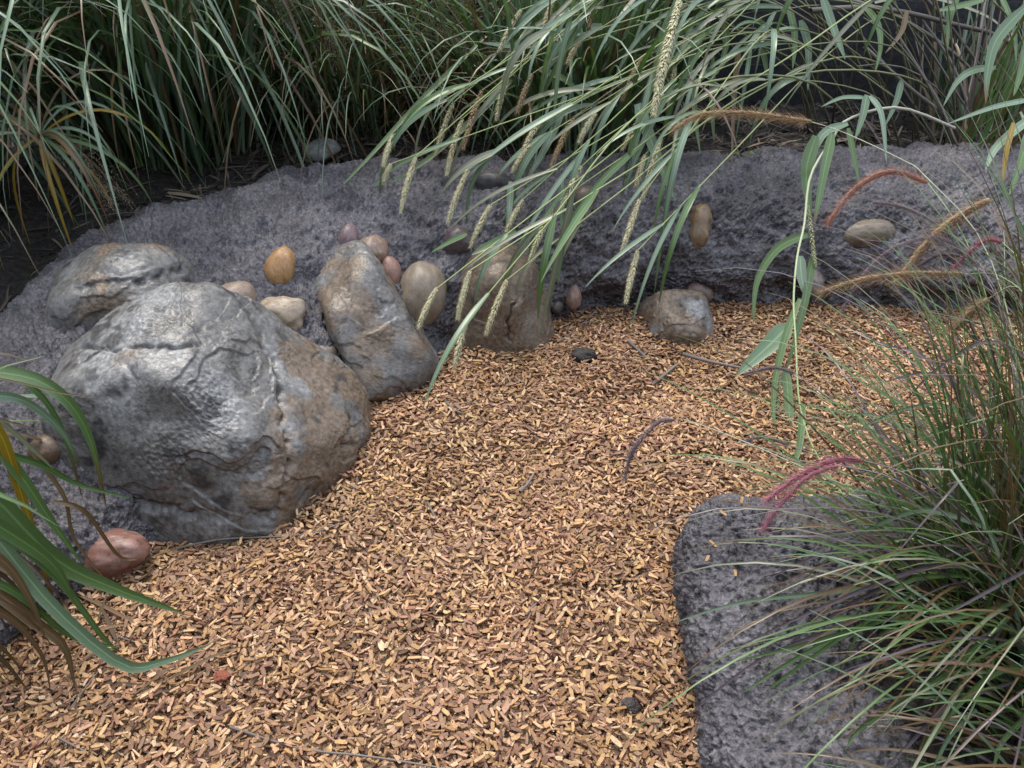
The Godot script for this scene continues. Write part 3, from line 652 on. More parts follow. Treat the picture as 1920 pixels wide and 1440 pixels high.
func loft(rows: Array, ns: int, nr: int, big: float) -> ArrayMesh:
	var b := Buf.new()
	var base := PackedVector3Array()
	base.resize((ns + 1) * (nr + 1))
	var nrow: int = rows[0].size()
	for j in ns + 1:
		var u := float(j) / ns * (rows.size() - 1)
		var line := []
		for r in nrow:
			var col := []
			for q in rows: col.append(q[r])
			line.append(catmull(col, u))
		for k in nr + 1:
			base[j * (nr + 1) + k] = catmull(line, float(k) / nr * (nrow - 1))
	for j in ns + 1:
		for k in nr + 1:
			var p := base[j * (nr + 1) + k]
			var du := base[mini(j + 1, ns) * (nr + 1) + k] - base[maxi(j - 1, 0) * (nr + 1) + k]
			var dv := base[j * (nr + 1) + mini(k + 1, nr)] - base[j * (nr + 1) + maxi(k - 1, 0)]
			var n := du.cross(dv).normalized()
			b.put(roughen(p, n, big), n, concrete_colour(p))
	if b.n[(ns / 2) * (nr + 1) + nr / 2].y < 0.0:
		for k in b.v.size():
			b.v[k] = roughen(base[k], -b.n[k], big)
	for j in ns:
		for k in nr:
			var a := j * (nr + 1) + k
			b.tri(a, a + nr + 1, a + 1)
			b.tri(a + 1, a + nr + 1, a + nr + 2)
	b.smooth()
	if b.n[(ns / 2) * (nr + 1) + nr / 2].y < 0.0:
		for k in b.n.size(): b.n[k] = -b.n[k]
		for k in range(0, b.i.size(), 3):
			var s := b.i[k]
			b.i[k] = b.i[k + 1]
			b.i[k + 1] = s
	return b.mesh()

func kerb_rows() -> Array:
	var rows := []
	for s in ST:
		var line := []
		for k in STEEP.size():
			var u := lerpf(STEEP[k][0], GENTLE[k][0], s[5])
			var w := lerpf(STEEP[k][1], GENTLE[k][1], s[5])
			line.append(Vector3(lerpf(s[0], s[2], u), s[4] * w, lerpf(s[1], s[3], u)))
		rows.append(line)
	return rows

# the block in front: stations go round the corner of the raised bed
func front_rows() -> Array:
	var rows := []
	for s in [[0.40, -0.35, 1.0, 0.0, 0.24], [0.372, -0.75, 1.0, 0.02, 0.24], [0.366, -1.0, 1.0, -0.03, 0.25], [0.372, -1.24, 0.97, -0.1, 0.26], [0.43, -1.37, 0.75, -0.6, 0.26], [0.60, -1.415, 0.12, -1.0, 0.25], [0.95, -1.44, 0.0, -1.0, 0.25], [1.5, -1.50, 0.0, -1.0, 0.25], [2.4, -1.6, 0.0, -1.0, 0.25]]:
		var inward := Vector3(s[2], 0, -s[3]).normalized()
		var p := Vector3(s[0], 0, s[1])
		var line := []
		for q in [[-0.01, -0.08], [0.02, 0.03], [0.0, 0.12], [0.012, 0.2], [0.07, 0.245], [0.16, 0.255], [0.26, 0.245], [0.34, 0.2], [0.4, 0.08]]:
			line.append(p + inward * q[0] + Vector3.UP * q[1] * s[4] / 0.25)
		rows.append(line)
	return rows

func chip_shape(b: Buf, o: Transform3D, l: float, w: float, h: float, col: Color) -> void:
	var pts := []
	var cut := [rr(-0.4, 0.4), rr(-0.4, 0.4)]
	pts.append(Vector2(-l * rr(0.75, 1.0) + cut[0] * w, -w * rr(0.6, 1)))
	pts.append(Vector2(l * rr(-0.2, 0.2), -w * rr(0.85, 1.1)))
	pts.append(Vector2(l * rr(0.7, 1.0) + cut[1] * w, -w * rr(0.5, 1)))
	if R.randf() < 0.5: pts.append(Vector2(l * rr(0.95, 1.15), w * rr(-0.3, 0.3)))
	pts.append(Vector2(l * rr(0.7, 1.0) - cut[1] * w, w * rr(0.5, 1)))
	pts.append(Vector2(l * rr(-0.3, 0.2), w * rr(0.85, 1.15)))
	pts.append(Vector2(-l * rr(0.8, 1.05) - cut[0] * w, w * rr(0.5, 1)))
	var n := pts.size()
	var bow := rr(-0.05, 0.05) * l
	var twist := rr(-0.15, 0.15)
	var at := func(k: int, s: float) -> Vector3:
		var q: Vector2 = pts[k % n]
		var e := q.x / l
		return o * Vector3(q.x, s * h * (1.0 - 0.25 * absf(e)) + bow * e * e + q.y * twist * e, q.y)
	var uv0 := Vector2(rr(0, 1), rr(0, 1))
	for s in [1.0, -1.0]:
		for k in range(1, n - 1):
			var tri := [at.call(0, s), at.call(k, s), at.call(k + 1, s)]
			var nn: Vector3 = (tri[1] - tri[0]).cross(tri[2] - tri[0]).normalized()
			if nn.dot(o.basis.y) * s < 0.0: nn = -nn
			var id := []
			for q in 3:
				var f: Vector2 = pts[[0, k, k + 1][q]]
				id.append(b.put(tri[q], nn, col, uv0 + Vector2(f.x * 6.0, f.y * 10.0)))
			if s > 0.0: b.tri(id[0], id[1], id[2])
			else: b.tri(id[0], id[2], id[1])
	for k in n:
		var a: Vector3 = at.call(k, 1.0)
		var c: Vector3 = at.call(k + 1, 1.0)
		var d: Vector3 = at.call(k, -1.0)
		var e: Vector3 = at.call(k + 1, -1.0)
		var q: Vector2 = (pts[k] + pts[(k + 1) % n]) * 0.5
		var nn := (c - a).cross(d - a).normalized()
		if nn.dot(o.basis * Vector3(q.x, 0, q.y)) < 0.0: nn = -nn
		var i := b.put(a, nn, col, uv0)
		b.put(c, nn, col, uv0 + Vector2(0.1, 0)); b.put(d, nn, col, uv0 + Vector2(0, 0.05)); b.put(e, nn, col, uv0 + Vector2(0.1, 0.05))
		b.tri(i, i + 2, i + 1)
		b.tri(i + 1, i + 2, i + 3)

const CHIP := [Color(0.77, 0.50, 0.31), Color(0.58, 0.345, 0.18), Color(0.50, 0.285, 0.13), Color(0.47, 0.26, 0.165), Color(0.32, 0.165, 0.09), Color(0.78, 0.54, 0.33), Color(0.56, 0.33, 0.155), Color(0.20, 0.10, 0.06), Color(0.66, 0.41, 0.23), Color(0.40, 0.215, 0.13),
	Color(0.60, 0.37, 0.21), Color(0.15, 0.08, 0.05), Color(0.72, 0.45, 0.235), Color(0.35, 0.185, 0.095), Color(0.52, 0.30, 0.19), Color(0.26, 0.13, 0.08), Color(0.62, 0.37, 0.17), Color(0.45, 0.25, 0.12), Color(0.36, 0.21, 0.13)]
var chips_made := 0

func chip_colour() -> Color:
	chips_made += 1
	return CHIP[chips_made * 7 % CHIP.size()] * rr(0.88, 1.1)

func chip_size() -> Vector3:
	var l := rr(0.0065, 0.0145) * (1.4 if R.randf() < 0.08 else 1.0)
	var w := rr(0.0014, 0.0034) if R.randf() < 0.6 else rr(0.003, 0.0056)
	return Vector3(l, minf(l * 0.6, w), rr(0.0008, 0.0018))

func make_mulch() -> void:
	R.seed = 101
	var bed := structure("mulch_bed", sheet(-1.7, 3.0, -2.95, 0.6, 0.04, func(x: float, z: float) -> float: return mulch_y(x, z) - 0.004,
		func(x: float, z: float) -> Color: return mix(Color(0.07, 0.04, 0.025), Color(0.2, 0.11, 0.055), mid.get_noise_2d(x * 40.0, z * 40.0) + 0.5)), M.litter, "tan wood chip mulch covering the bed between the concrete kerbs")
	# a handful of chips, strewn again and again
	var b := Buf.new()
	for k in 57:
		var s := chip_size()
		var a := k * 2.4
		var r := 0.1 * sqrt((k + 0.5) / 57.0)
		var o := Transform3D(Basis.from_euler(Vector3(rr(-0.5, 0.5), rr(0, TAU), rr(-0.32, 0.32))), Vector3(cos(a) * r, rr(-0.006, 0.007), sin(a) * r))
		chip_shape(b, o, s.x, s.y, s.z, chip_colour())
	var places := []
	while places.size() < 2600:
		var x := rr(-1.35, 2.5)
		var z := rr(-2.62, -0.62)
		if x > 0.5 and z > -1.36: continue
		if x < -0.5 and z < -1.75 and x + z * 0.2 < -0.85: continue
		places.append(Vector3(x, mulch_y(x, z) + rr(0.0, 0.012), z))
	var mm := MultiMesh.new()
	mm.transform_format = MultiMesh.TRANSFORM_3D
	mm.use_colors = true
	mm.mesh = b.mesh()
	mm.instance_count = places.size()
	for k in places.size():
		var q := Basis.from_euler(Vector3(rr(-0.1, 0.1), rr(0, TAU), rr(-0.1, 0.1))) * Basis.from_scale(Vector3(-1 if R.randf() < 0.5 else 1, 1, 1) * rr(0.85, 1.12))
		mm.set_instance_transform(k, Transform3D(q, places[k]))
		var g := rr(0.82, 1.12)
		mm.set_instance_color(k, Color(g * rr(0.95, 1.05), g * rr(0.94, 1.05), g * rr(0.9, 1.08)))
	var rest := MultiMeshInstance3D.new()
	rest.name = "wood_chips"
	rest.multimesh = mm
	rest.material_override = M.chip
	rest.set_meta("kind", "stuff")
	bed.add_child(rest)
	# the chips that lie nearest, each for itself
	for k in 300:
		var x := rr(-0.98, 0.34)
		var z := rr(-1.16, -0.8)
		var c := Buf.new()
		var s := chip_size() * Vector3(1.25, 1.3, 1.2)
		chip_shape(c, Transform3D(Basis.from_euler(Vector3(rr(-0.2, 0.2), rr(0, TAU), rr(-0.2, 0.2))), Vector3.ZERO), s.x, s.y, s.z, chip_colour())
		var o := part("wood_chip", c.mesh(), M.chip, bed)
		o.position = Vector3(x, mulch_y(x, z) + rr(0.012, 0.019), z)
	# chips that have scattered on the concrete
	for q in [[0.47, -1.29], [0.43, -1.2], [0.52, -1.33], [0.46, -1.12], [0.41, -1.16], [0.55, -0.92]]:
		var c := Buf.new()
		chip_shape(c, Transform3D.IDENTITY, 0.011, 0.0035, 0.0012, Color(0.5, 0.3, 0.14))
		var o := part("wood_chip", c.mesh(), M.chip, bed)
		o.position = Vector3(q[0], 0.268, q[1])
		o.rotation = Vector3(0.1, rr(0, TAU), 0.1)

func make_kerbs() -> void:
	R.seed = 138
	var rows := kerb_rows()
	var m := loft(rows, 1250, 240, 1.0)
	var o := solo("concrete_kerb", m, M.concrete, Vector3.ZERO, "long rough dark grey concrete kerb set with cobbles behind the mulch", "kerb")
	# pale grit that has worn out of the concrete on the mound
	var b := Buf.new()
	var s := 0.0022
	for d in [Vector3.UP, Vector3.DOWN, Vector3.LEFT, Vector3.RIGHT, Vector3.FORWARD, Vector3.BACK]:
		b.put(d * s * rr(0.7, 1.2), d, Color.WHITE)
	for q in [[0, 4, 3], [0, 3, 5], [0, 5, 2], [0, 2, 4], [1, 3, 4], [1, 5, 3], [1, 2, 5], [1, 4, 2]]: b.tri(q[0], q[1], q[2])
	var arrays := m.surface_get_arrays(0)
	var vs: PackedVector3Array = arrays[Mesh.ARRAY_VERTEX]
	var spots := []
	while spots.size() < 2600:
		var p := vs[R.randi() % vs.size()]
		var dense := 0.25
		if p.x < -0.35 and p.x > -1.2 and p.z > -2.6: dense = 1.0
		if p.y < 0.03 or R.randf() > dense or mid.get_noise_3dv(p * 8.0) < -0.05: continue
		spots.append(p)
	var mm := MultiMesh.new()
	mm.transform_format = MultiMesh.TRANSFORM_3D
	mm.use_colors = true
	mm.mesh = b.mesh()
	mm.instance_count = spots.size()
	for k in spots.size():
		mm.set_instance_transform(k, Transform3D(Basis.from_euler(Vector3(rr(0, 6), rr(0, 6), rr(0, 6))) * Basis.from_scale(Vector3(rr(0.5, 1.3), rr(0.4, 0.9), rr(0.5, 1.1))), spots[k]))
		var g := rr(0.12, 0.5)
		mm.set_instance_color(k, Color(g, g * rr(0.88, 0.98), g * rr(0.78, 0.98)))
	var grit := MultiMeshInstance3D.new()
	grit.name = "grit"
	grit.multimesh = mm
	grit.material_override = M.head
	grit.set_meta("kind", "stuff")
	o.add_child(grit)
	solo("concrete_kerb", loft(front_rows(), 760, 200, 0.45), M.concrete, Vector3.ZERO, "rounded pitted concrete kerb corner at the front beneath the purple grass", "kerb")

func make_boulders() -> void:
	var g := Color(0.205, 0.193, 0.182)
	var dk := Color(0.062, 0.06, 0.06)
	var br := Color(0.19, 0.135, 0.09)
	var pale := Color(0.34, 0.335, 0.33)
	var paint := func(warm: float, dark: float) -> Callable:
		return func(p: Vector3, d: Vector3) -> Color:
			var q: Vector3 = p * 1.0
			var a := mid.get_noise_3dv(q * 5.0 + Vector3(2, 8, 4)) + lump.get_noise_3dv(q * 4.0) * 0.8
			var c := mix(g, pale, smoothstep(-0.1, 0.7, a))
			var w := lump.get_noise_3dv(q * 4.5 + Vector3(20, 0, 0)) + mid.get_noise_3dv(q * 12.0) * 0.35 + warm
			c = mix(c, br * 1.25, smoothstep(-0.05, 0.4, w) * 0.85)
			var s := mid.get_noise_3dv(q * 9.0 + Vector3(0, 30, 0)) + fine.get_noise_3dv(q * 18.0) * 0.5 + dark
			c = mix(c, dk, smoothstep(0.0, 0.5, s) * 0.85)
			return c * (0.9 + 0.25 * fine.get_noise_3dv(q * 60.0))
	# on the largest boulder a brown stain covers the side right of the long crack; dark weathering stains are strewn over the rest
	var big := func(p: Vector3, d: Vector3) -> Color:
		var right := smoothstep(0.15, 0.26, p.x - p.y * 0.12 + mid.get_noise_3dv(p * 7.0) * 0.12)
		return (paint.call(-0.6 + right * 0.95, -0.12 - right * 0.2) as Callable).call(p, d)
	for q in [["b1", 640, 400, 1.0, big, "huge grey boulder with a long crack down its front"],
			["b4", 240, 150, 1.0, paint.call(-0.3, -0.15), "folded grey boulder on the kerb behind the huge cracked boulder"],
			["b2", 260, 170, 0.8, paint.call(0.0, -0.35), "slanting grey wedge-shaped boulder sunk in the kerb, pointing down to the mulch"],
			["b3", 300, 200, 0.6, paint.call(0.55, -0.5), "tan upright dome-shaped boulder with a forked crack at the mulch edge"],
			["b5", 180, 120, 0.8, paint.call(0.3, -0.3), "low brown lobed rock half buried in mulch at the kerb foot"]]:
		var cen: Vector3 = BOULDER_PLANES[q[0]][0]
		solo("boulder", boulder_mesh(q[0], q[1], q[2], q[3], q[4]), M.rock, cen, q[5], "boulder")

func make_cobbles() -> void:
	var tilt := Basis(Vector3.RIGHT, deg_to_rad(-40.0))
	var list := [
		["orange", 0.25, Color(0.46, 0.235, 0.085), Color(0.52, 0.30, 0.13), Color(0.33, 0.19, 0.09), 0.0, 0.2, 0.45, "glossy orange-tan egg-shaped cobble standing in the concrete mound"],
		["rose_round", 0.2, Color(0.36, 0.25, 0.18), Color(0.40, 0.29, 0.22), Color(0.27, 0.20, 0.17), 0.0, 0.0, 0.1, "smooth rose-brown cobble behind the crest of the huge boulder"],
		["cream", 1.0, Color(0.55, 0.43, 0.30), Color(0.48, 0.38, 0.28), Color(0.34, 0.25, 0.17), 0.0, 0.2, 0.9, "cream angular broken stone beside the rose-brown cobble"],
		["mauve_point", 0.7, Color(0.27, 0.17, 0.17), Color(0.24, 0.16, 0.17), Color(0.17, 0.12, 0.13), 0.0, 0.6, 0.7, "small pointed mauve stone at the top of the cobble row"],
		["tan_pink", 0.5, Color(0.31, 0.20, 0.145), Color(0.26, 0.18, 0.14), Color(0.45, 0.32, 0.22), 0.0, 0.1, 0.6, "tan and brown cobble next to the small mauve stone"],
		["pink_egg", 0.2, Color(0.34, 0.19, 0.14), Color(0.30, 0.165, 0.13), Color(0.26, 0.15, 0.13), 0.0, 0.1, 0.0, "small brick-pink egg-shaped cobble in the middle of the row"],
		["big_egg", 0.25, Color(0.29, 0.235, 0.175), Color(0.33, 0.26, 0.19), Color(0.23, 0.18, 0.14), 0.0, 0.15, 0.1, "large smooth tan egg-shaped cobble beside the slanting boulder"],
		["mauve_dark", 0.7, Color(0.13, 0.095, 0.10), Color(0.15, 0.11, 0.11), Color(0.08, 0.065, 0.07), 0.0, 0.3, 0.6, "dark mauve stone half hidden by a grass leaf above the tan dome boulder"],
		["brown_round", 0.3, Color(0.17, 0.125, 0.09), Color(0.20, 0.155, 0.115), Color(0.12, 0.09, 0.07), 0.0, 0.0, 0.3, "round brown cobble high on the kerb under the seed heads"],
		["peanut", 0.3, Color(0.26, 0.165, 0.075), Color(0.22, 0.15, 0.085), Color(0.05, 0.045, 0.045), 0.2, -0.1, 0.0, "peanut-shaped mottled brown cobble with dark patches in the kerb face"],
		["oval", 0.2, Color(0.22, 0.17, 0.115), Color(0.27, 0.21, 0.15), Color(0.09, 0.08, 0.075), 0.0, 0.0, 0.1, "long oval olive-tan cobble lying in the kerb behind the purple plumes"],
		["crest_dark", 0.5, Color(0.075, 0.07, 0.07), Color(0.10, 0.09, 0.09), Color(0.05, 0.048, 0.05), 0.0, 0.0, 0.4, "dark flat stone bedded in the top of the kerb"],
		["mauve_small", 0.3, Color(0.23, 0.155, 0.13), Color(0.20, 0.14, 0.125), Color(0.15, 0.11, 0.10), 0.0, 0.2, 0.2, "small mauve-brown cobble just above the low brown rock"],
		["pink_upright", 0.5, Color(0.36, 0.22, 0.16), Color(0.33, 0.21, 0.17), Color(0.25, 0.17, 0.14), 0.0, 0.2, 0.6, "small upright pink stone at the kerb foot beside the tan dome boulder"],
		["grey_small", 0.5, Color(0.22, 0.19, 0.17), Color(0.2, 0.18, 0.165), Color(0.14, 0.12, 0.11), 0.0, 0.0, 0.3, "smallest grey pebble, between the pink stone and the tan dome boulder"],
		["pale_pink", 0.4, Color(0.21, 0.17, 0.145), Color(0.24, 0.19, 0.165), Color(0.13, 0.11, 0.10), 0.0, 0.1, 0.3, "dull pinkish cobble behind the hanging leafy stem"],
		["half_buried", 0.4, Color(0.20, 0.155, 0.12), Color(0.18, 0.14, 0.11), Color(0.13, 0.10, 0.085), 0.0, 0.0, 0.2, "brown stone almost sunk in the concrete between the two largest boulders"],
		["pink_red", 0.9, Color(0.31, 0.15, 0.115), Color(0.40, 0.23, 0.185), Color(0.17, 0.085, 0.065), 0.0, 0.0, 0.95, "brick-red cobble under the wide leaves at the foot of the huge boulder"],
		["brown_left", 0.3, Color(0.22, 0.14, 0.085), Color(0.19, 0.125, 0.08), Color(0.13, 0.09, 0.065), 0.0, 0.0, 0.1, "brown cobble behind the wide green leaves left of the huge boulder"]]
	var k := 0
	for q in list:
		var s: Array = STONES[q[0]]
		k += 1
		var o := solo("cobble", stone_mesh(s[1], k * 1.37, q[1], q[2], q[3], q[4], q[5], q[6], q[7]), M.cobble, s[0], q[8], "stone")
		o.basis = tilt * Basis(Vector3.BACK, deg_to_rad(-s[2] * -1.0))
	var pale := solo("rock", stone_mesh(Vector3(0.075, 0.045, 0.055), 33.0, 1.0, Color(0.36, 0.37, 0.36), Color(0.3, 0.31, 0.31), Color(0.22, 0.22, 0.22), 0, 0, 0.9), M.cobble, Vector3(-0.77, 0.35, -3.23), "pale grey broken rock lying in the leaf litter behind the kerb", "stone")
	pale.rotation.y = 0.5
	solo("bark_lump", stone_mesh(Vector3(0.042, 0.026, 0.03), 51.0, 1.4, Color(0.03, 0.024, 0.022), Color(0.045, 0.035, 0.03), Color(0.02, 0.016, 0.015), 0, 0, 0.6), M.clod, Vector3(0.242, 0.035, -2.236), "black lump of bark on the mulch near the low brown rock", "bark")
	solo("bark_lump", stone_mesh(Vector3(0.024, 0.012, 0.018), 57.0, 1.4, Color(0.04, 0.032, 0.03), Color(0.06, 0.045, 0.04), Color(0.025, 0.02, 0.02), 0, 0, 0.6), M.clod, Vector3(0.245, 0.026, -0.972), "small dark bark piece on the mulch beside the front kerb", "bark")
	solo("bark_lump", stone_mesh(Vector3(0.018, 0.007, 0.014), 59.0, 1.0, Color(0.26, 0.07, 0.035), Color(0.22, 0.06, 0.03), Color(0.16, 0.05, 0.03), 0, 0, 0.6), M.clod, Vector3(-0.627, 0.027, -1.041), "red-brown bark flake on the mulch in front of the wide leaves", "bark")

# ------------------------------------------------------------------ plants
func tone(k: int) -> Array:
	match k:
		0: return [Color(0.105, 0.19, 0.055), Color(0.185, 0.30, 0.105)]
		1: return [Color(0.15, 0.25, 0.13), Color(0.30, 0.41, 0.28)]
		2: return [Color(0.44, 0.29, 0.03), Color(0.48, 0.34, 0.05)]
		3: return [Color(0.17, 0.10, 0.05), Color(0.28, 0.19, 0.10)]
		4: return [Color(0.12, 0.085, 0.10), Color(0.22, 0.17, 0.20)]
		5: return [Color(0.25, 0.27, 0.17), Color(0.36, 0.37, 0.25)]
		6: return [Color(0.30, 0.12, 0.10), Color(0.42, 0.20, 0.13)]
	return [Color(0.28, 0.09, 0.14), Color(0.45, 0.17, 0.22)]

func leaf(plant: Node3D, pts: PackedVector3Array, w: float, face: Vector3, ca: Color, cb: Color, brown := 2.0) -> void:
	var b := Buf.new()
	ribbon(b, moved(pts, plant.position), w, face, ca, cb, brown)
	part("leaf_blade", b.mesh(), M.leaf, plant)

func set_leaves(plant: Node3D, list: Array, widen := 1.0) -> void:
	for q in list:
		var c := tone(q[2])
		var pts := spline(q[0], 14)
		var face := Vector3(rr(-0.3, 0.3), 0.75, rr(0.5, 0.8)).normalized()
		leaf(plant, pts, q[1] * widen, face, c[0] * rr(0.9, 1.1), c[1] * rr(0.9, 1.1), rr(0.75, 1.2) if q[2] != 3 else 2.0)

# a tuft: some leaves as parts, the mass of thin ones behind them as one
func tuft(plant: Node3D, single: int, mass: int, spread: float, len0: float, len1: float, w0: float, w1: float, el0: float, el1: float, sag0: float, sag1: float, tones: Array, az0 := 0.0, az1 := TAU, dry := 0.12) -> void:
	var rest := Buf.new()
	for k in single + mass:
		var az := rr(az0, az1)
		var el := deg_to_rad(rr(el0, el1))
		var d := Vector3(cos(az) * cos(el), sin(el), sin(az) * cos(el))
		var base := Vector3(rr(-1, 1), 0, rr(-1, 1)) * spread + Vector3(cos(az), 0, sin(az)) * spread * 0.5
		var l := rr(len0, len1)
		var pts := arc(base, d, l, rr(sag0, sag1), 11, rr(0.45, 0.8) if R.randf() < 0.12 else 0.0)
		var c := tone(tones[R.randi() % tones.size()])
		if R.randf() < dry: c = tone(3)
		var g := rr(0.75, 1.15)
		var brown := rr(0.6, 1.0) if R.randf() < 0.3 else 2.0
		var face := (Vector3.UP + Vector3(rr(-0.5, 0.5), 0, rr(-0.5, 0.5)) + d * 0.2).normalized()
		if k < single:
			var b := Buf.new()
			ribbon(b, pts, rr(w0, w1), face, c[0] * g, c[1] * g, brown)
			part("leaf_blade", b.mesh(), M.leaf, plant)
		else:
			ribbon(rest, pts, rr(w0, w1), face, c[0] * g, c[1] * g, brown)
	if mass > 0:
		part("leaf_mass", rest.mesh(), M.leaf, plant).set_meta("kind", "stuff")

func panicle(plant: Node3D, top: Vector3, d: Vector3, l: float) -> void:
	var b := Buf.new()
	var c := Color(0.24, 0.19, 0.12)
	var axis := arc(top, d, l, 0.9, 8)
	tube(b, axis, 0.0011, 0.0005, c, c, 3)
	for k in 34:
		var t := rr(0.1, 0.98) * 8.0
		var p := axis[int(t)].lerp(axis[mini(int(t) + 1, 8)], t - int(t))
		var dd := (d + Vector3(rr(-1, 1), rr(-0.5, 0.7), rr(-1, 1)) * 0.9).normalized()
		var line := arc(p, dd, rr(0.05, 0.12), 1.0, 4)
		tube(b, line, 0.0005, 0.0003, c, c, 3)
		for s in 5:
			var q := line[rr(1, 5)] + Vector3(rr(-1, 1), rr(-1, 1), rr(-1, 1)) * 0.006
			var i := b.put(q, Vector3.UP, c * 1.3)
			b.put(q + Vector3(0.0016, -0.002, 0), Vector3.RIGHT, c * 1.3)
			b.put(q + Vector3(0, -0.004, 0.001), Vector3.BACK, c * 1.3)
			b.tri(i, i + 1, i + 2)
	part("seed_panicle", b.mesh(), M.head, plant)

func plant_at(called: String, at: Vector3, label: String) -> Node3D:
	var o := thing(called, at, label, "grass", "ornamental grasses")
	o.set_meta("kind", "thing")
	return o

func make_lodged_grass() -> void:
	R.seed = 175
	var plant := plant_at("foxtail_grass", Vector3(1.75, 0.3, -3.5), "tall green grass lodged across the kerb with many bristly cream seed heads")
	for h in LODGED_HEADS:
		var top: Vector3 = h[0]
		var end: Vector3 = h[1]
		var dry: bool = h[2] == 1
		var long: bool = h[2] == 2
		# the haulm rises from the foot of the clump, arches over and hangs to its head
		var foot := plant.position + Vector3(rr(-0.45, 0.5), 0.0, rr(-0.25, 0.2))
		var rise := clampf(top.distance_to(foot) * 0.24, 0.2, 0.5)
		var crest := top.lerp(foot, rr(0.42, 0.58)) + Vector3(rr(-0.12, 0.12), rise * rr(0.8, 1.5), rr(-0.15, 0.05))
		var near := top + (crest - top) * 0.4 + Vector3(0, 0.02, 0.02)
		var over := foot.lerp(crest, rr(0.4, 0.65)) + Vector3(rr(0.0, 0.22), rr(0.02, 0.22), rr(-0.1, 0.1))
		var pts := spline([top, near, crest, over, foot], 22)
		var b := Buf.new()
		var green := Color(0.36, 0.44, 0.17) if not dry else Color(0.36, 0.28, 0.16)
		tube(b, moved(pts, plant.position), 0.0016, rr(0.003, 0.0055), green, Color(0.075, 0.062, 0.045) * rr(0.6, 1.4), 5)
		part("stem", b.mesh(), M.stem, plant)
		b = Buf.new()
		var ax := arc(top, (end - top).normalized() + Vector3(-0.12, 0.12, 0.0), top.distance_to(end), 0.25, 8)
		var hc := Color(0.60, 0.56, 0.36) if not dry else Color(0.42, 0.30, 0.17)
		spike(b, moved(ax, plant.position), 0.013 if not long else 0.02, hc * rr(0.85, 1.1), hc * 0.55, 210 if not long else 520, 0.011, 0.22)
		part("seed_head", b.mesh(), M.head, plant)
		# leaves along the haulm, hanging the same way
		for k in 4:
			var t := rr(2.5, 13.0)
			var p := pts[int(t)]
			var d := (pts[int(t) - 1] - pts[int(t) + 1]).normalized()
			d = (d + Vector3(rr(-0.45, 0.6), rr(-0.3, 0.5), rr(-0.4, 0.4))).normalized()
			var c := tone([0, 1, 1, 1, 5][R.randi() % 5])
			leaf(plant, arc(p, d, rr(0.22, 0.5), rr(0.2, 0.9) if R.randf() < 0.55 else rr(1.2, 2.6), 12), rr(0.013, 0.025), Vector3(rr(-0.4, 0.4), 0.8, 0.5).normalized(), c[0], c[1] * rr(0.9, 1.15), rr(0.8, 1.3))
	set_leaves(plant, LODGED_LEAVES)

func make_hanging_stem() -> void:
	R.seed = 212
	var plant := plant_at("cane_grass", Vector3(1.95, 0.3, -3.3), "cane grass at the back with one leafy stem hanging over the kerb onto mulch")
	var b := Buf.new()
	tube(b, moved(spline(HANGING_STEM[0][0], 40), plant.position), 0.0055, 0.002, Color(0.30, 0.29, 0.25), Color(0.30, 0.40, 0.15), 6)
	part("stem", b.mesh(), M.stem, plant)
	set_leaves(plant, HANGING_LEAVES)
	set_leaves(plant, CANE_LEAVES)
	for q in HANGING_HEADS:
		b = Buf.new()
		spike(b, moved(spline(q[0], 8), plant.position), 0.010, Color(0.42, 0.42, 0.24), Color(0.25, 0.24, 0.12), 120, 0.006)
		part("seed_head", b.mesh(), M.head, plant)
	for q in CANES:
		b = Buf.new()
		var pts: Array = q[0].duplicate()
		pts.append(plant.position + Vector3(rr(-0.15, 0.25), 0, rr(-0.15, 0.15)))
		tube(b, moved(spline(pts, 16), plant.position), q[1] * 0.38, q[1] * 0.3, Color(0.15, 0.14, 0.12) * rr(0.5, 1.2), Color(0.07, 0.055, 0.045), 6)
		part("cane", b.mesh(), M.stem, plant)
	for k in 26:
		b = Buf.new()
		var az := rr(0, TAU)
		var el := deg_to_rad(rr(45, 85))
		tube(b, arc(Vector3(rr(-0.2, 0.35), 0, rr(-0.2, 0.2)), Vector3(cos(az) * cos(el), sin(el), sin(az) * cos(el)), rr(0.5, 1.1), rr(0.1, 0.6), 8), rr(0.003, 0.005), 0.002, Color(0.10, 0.085, 0.07), Color(0.16, 0.15, 0.12), 5)
		part("cane", b.mesh(), M.stem, plant)
	tuft(plant, 50, 110, 0.2, 0.4, 0.9, 0.008, 0.016, 50, 88, 0.4, 1.3, [0, 1, 0, 3], -1.9, 1.7, 0.35)

